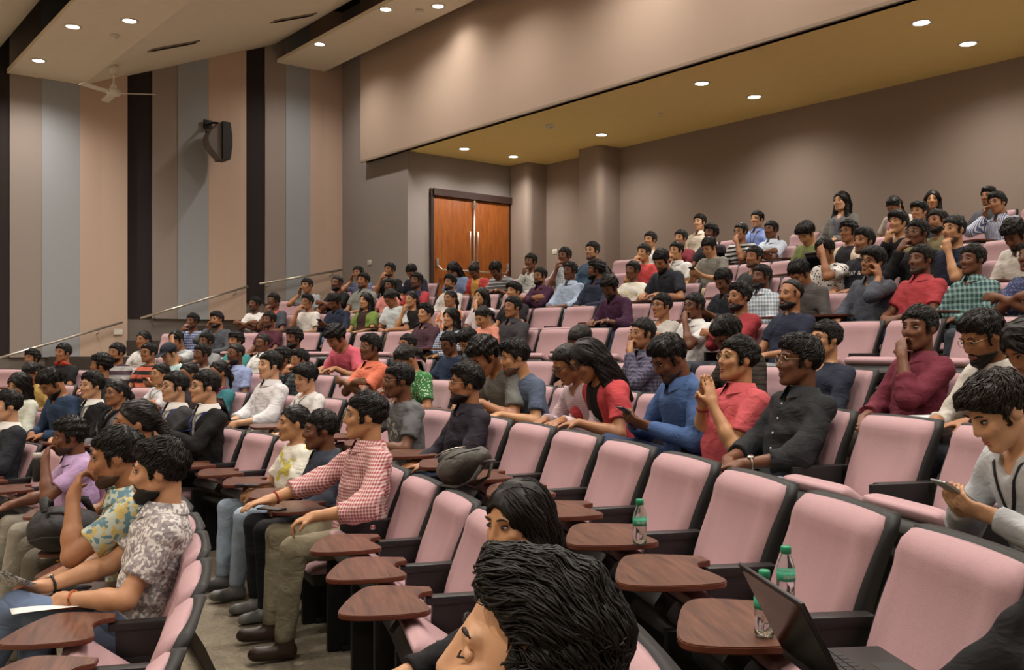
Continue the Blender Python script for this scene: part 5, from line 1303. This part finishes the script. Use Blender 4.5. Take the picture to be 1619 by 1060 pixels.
def laptop(M, label, body=M_LBLK, opened=112, w_=.30, keys=True):
    t = tag(empty('laptop'), label, 'laptop', 'open laptops'); t.matrix_world = M
    base = box('base', (-w_ / 2, -.105, 0), (w_ / 2, .105, .014), body, t, bev=.004)
    lid = box('lid', (-w_ / 2, 0, 0), (w_ / 2, .205, .007), body, t, bev=.003); lid.matrix_local = Matrix.Translation((0, .105, .013)) @ Matrix.Rotation(math.radians(180 - opened), 4, 'X')
    box('screen', (-w_ / 2 + .01, .012, -.0008), (w_ / 2 - .01, .195, .0002), M_SCR, lid)
    if keys:
        for r in range(5):
            for c in range(13):
                x0 = -w_ / 2 + .014 + c * (w_ - .028) / 13; box('key', (x0 + .0012, .075 - r * .019, .014), (x0 + (w_ - .028) / 13 - .0012, .075 - r * .019 + .0165, .0158), M_KEY, base)
    box('touchpad', (-.05, -.095, .0139), (.05, -.032, .0146), M_KEY if body is M_LBLK else M_ALU, base)
rz8 = seat_place(0, math.radians(ANCHOR[0]) - 8 * ROWP[0] / R_[0])[1]
laptop(flat(on_plane(1372, 1076, tab_z(0) + .002), rz8 + .04), 'black laptop at the bottom right, seen from the side', opened=118, w_=.31)
for d_, lb, bd in (('navy tee typing on a laptop', 'silver laptop on the tablet of the navy tee', M_ALU), ('white shirt with pen in pocket', 'dark laptop open before the white shirt with pen', M_LBLK),
                   ('black and white striped tee', 'black laptop before the black and white striped tee', M_LBLK), ('dark vest over cream sleeves', 'silver laptop open near the back rows', M_ALU)):
    ch, k = chair_of(d_); pt = ROWP[k] / 2; M = ch.matrix_basis @ Matrix.Translation((pt - .13, .13, .681)); laptop(M, lb, bd, keys=False)
# notebooks and papers
M_PAPER = mat('paper', '#d9d8d4', .8, noise=30, var=.03)
def notebook(M, label, w_=.15, l_=.21, cat='notebook'):
    t = tag(empty('notebook'), label, cat, 'notebooks and papers'); t.matrix_world = M
    box('cover', (-w_ / 2, -l_ / 2, 0), (w_ / 2, l_ / 2, .003), M_LBLK, t); box('pages', (-w_ / 2 + .003, -l_ / 2 + .003, .003), (w_ / 2 - .003, l_ / 2 - .003, .010), M_PAPER, t)
for p in PEOPLE:
    if p['pose'] in ('write', 'bent', 'creamb') and p['row'] < 7:
        ch, k = chair_of(p['desc']); notebook(ch.matrix_basis @ Matrix.Translation((ROWP[k] / 2 - .12, .16, .681)), 'notebook before person in ' + p['desc'])
def sheet(M, label, w_, l_, name, m, curl=.0):
    V, Fs = [], []; n = 10
    for i in range(n + 1):
        for j in range(n + 1):
            u, v = i / n - .5, j / n - .5; z = curl * (u * u * 4 + .4 * math.sin(v * 5)); V.append((u * w_, v * l_, z)); 
    nv = len(V); V += [(a, b, c + .0012) for a, b, c in V]
    for i in range(n):
        for j in range(n):
            q = i * (n + 1) + j; Fs += [(q, q + 1, q + n + 2, q + n + 1), (nv + q, nv + q + n + 1, nv + q + n + 2, nv + q + 1)]
    for i in range(n):
        for a, b in ((i, i + 1), (n * (n + 1) + i + 1, n * (n + 1) + i), ((i + 1) * (n + 1), i * (n + 1)), (i * (n + 1) + n, (i + 1) * (n + 1) + n)): Fs.append((b, a, nv + a, nv + b))
    o = mk(name, V, Fs, m); o.matrix_world = M; return tag(o, label, 'paper', 'notebooks and papers')
M_NEWS = cloth('line|#8d8c88|#d9d8d4|.012')
m, nt, bs = nodes_of('newsprint'); tc = N(nt, 'ShaderNodeTexCoord'); vo = N(nt, 'ShaderNodeTexNoise'); vo.inputs['Scale'].default_value = 90; nt.links.new(tc.outputs['Object'], vo.inputs['Vector'])
nt.links.new(mix(nt, math1(nt, 'GREATER_THAN', vo.outputs[0], .5), lin('#5a5a5c'), lin('#c9c8c4')), bs.inputs['Base Color']); M_NEWS = m
zf = tab_z(-2); rzf = WHERE['white shirt with grey floral print, full beard']['obj'].rotation_euler.z
sheet(flat(on_plane(85, 955, zf) , rzf + .2), 'white paper sheet on the tablet before the floral print shirt', .21, .30, 'paper_sheet', M_PAPER, .004)
phone(flat(on_plane(112, 936, zf) + Vector((0, 0, .008)), rzf - .3), 'dark smartphone on the white paper sheet')
p, t, P = wearer('white shirt with grey floral print, full beard'); a = P.arm[1][2] + P.arm[1][3] * .12 + np.array((0, .03, .03)); M = p['obj'].matrix_basis @ Matrix.Translation(a)
n_ = sheet(Matrix.LocRotScale(M.to_translation(), Euler((.5, .25, p['obj'].rotation_euler.z + .5)), None), 'printed programme sheet held by the floral print shirt', .22, .16, 'programme', M_NEWS, .006)
box('margin', (-.112, .074, .0), (.112, .082, .0016), M_PAPER, n_)
p, t, P = wearer('black shirt holding a pink pen'); a = P.arm[1][2] + P.arm[1][3] * .10; M = p['obj'].matrix_basis
pen = tube('pen', [(0, 0, -.03), (0, .01, .05), (0, .02, .09)], .006, mat('pink_plastic', '#d04a9a', .4)); pen.location = M @ Vector(a); tag(pen, 'pink pen held by the black shirt', 'pen'); 
# flask on the empty tablet at the left
t = tag(empty('flask', on_plane(60, 762, tab_z(-2))), 'black flask with pale lid beside the lavender shirt', 'flask')
lathe('flask_body', [(.030, 0), (.034, .006), (.034, .165), (.030, .175)], M_BLACK, t); lathe('flask_lid', [(.031, .175), (.031, .205), (.027, .212), (0, .212)], mat('pale_lid', '#b9b6ae', .4), t)
# backpacks
def backpack(M, label, col, s=1.0, seed=1, patch=False):
    t = tag(empty('backpack'), label, 'backpack', 'backpacks'); t.matrix_world = M @ Matrix.Scale(s, 4)
    g = Grid((-.2, -.16, -.03), (.2, .2, .5), .011); g.ell((0, 0, .20), (.145, .085, .21), None, 0); g.ell((0, -.01, .12), (.15, .095, .13), None, .05); g.warp(.006, 24, seed); g.plane((0, 0, .002), (0, 0, -1))
    m_ = mat('bag_' + col, col, .75, noise=30, var=.25, bmp=(25, .5, .02, 3))
    part('bag_body', g.mesh('bag_body')[0], t, m_)
    g = Grid((-.16, -.02, -.03), (.16, .2, .3), .011); g.ell((0, .085, .11), (.105, .045, .10), None, 0); g.warp(.004, 30, seed + 3); g.plane((0, 0, .004), (0, 0, -1)); part('front_pocket', g.mesh('front_pocket')[0], t, m_)
    tube('zip', [(-.10, .115, .05), (-.095, .118, .14), (-.05, .118, .20), (.05, .118, .20), (.095, .118, .14), (.10, .115, .05)], .004, M_METAL, t, 6)
    tube('zip', [(-.13, .055, .16), (-.12, .05, .30), (-.06, .04, .385), (.06, .04, .385), (.12, .05, .30), (.13, .055, .16)], .004, mat('zip_dark', '#0d0d0e', .5), t, 6)
    tube('handle', [(-.035, -.05, .395), (-.025, -.06, .44), (.025, -.06, .44), (.035, -.05, .395)], .008, m_, t)
    for q in (-1, 1): tube('shoulder_strap', [(q * .05, -.07, .38), (q * .07, -.13, .30), (q * .075, -.135, .15), (q * .10, -.08, .03)], [.014, .02, .02, .012], m_, t, 8, flat=.5)
    if patch: box('logo_patch', (-.035, .13, .10), (.035, .137, .135), MATS.get('logo') or logo_mat(), t)
def logo_mat():
    m, nt, bs = nodes_of('logo'); tc = N(nt, 'ShaderNodeTexCoord'); sx = N(nt, 'ShaderNodeSeparateXYZ'); nt.links.new(tc.outputs['Generated'], sx.inputs[0]); cr = N(nt, 'ShaderNodeValToRGB')
    e = cr.color_ramp.elements; e[0].color = lin('#4a4f8a'); e[1].color = lin('#e0c23a'); n1 = e.new(.4); n1.color = lin('#c03a7a'); n2 = e.new(.7); n2.color = lin('#e06a2a')
    nt.links.new(sx.outputs[0], cr.inputs[0]); nt.links.new(cr.outputs[0], bs.inputs['Base Color']); MATS['logo'] = m; return m
ch, k = chair_of('dark plum shirt, beard and spectacles'); rz_ = ch.rotation_euler.z
backpack(Matrix.Translation(on_plane(748, 728, tab_z(0) + .10)) @ Matrix.Rotation(rz_ - 1.2, 4, 'Z') @ Matrix.Rotation(1.15, 4, 'X') @ Matrix.Translation((0, 0, -.2)), 'grey backpack with zips lying on a tablet', '#4a4743', .72, 2)
rzl = WHERE['lavender short-sleeved shirt, hand at mouth']['obj'].rotation_euler.z
backpack(Matrix.Translation(on_plane(102, 838, tab_z(-2) + .10)) @ Matrix.Rotation(rzl + 1.2, 4, 'Z') @ Matrix.Rotation(-1.35, 4, 'X') @ Matrix.Translation((0, 0, -.2)), 'black backpack with coloured patch beside the lavender shirt', '#232224', 1.1, 5, True)
ch, k = chair_of('denim shirt next to a backpack'); backpack(ch.matrix_basis @ Matrix.Translation((-.30, .08, .62)), 'black backpack propped beside the denim shirt', '#1f1f21', .9, 7)
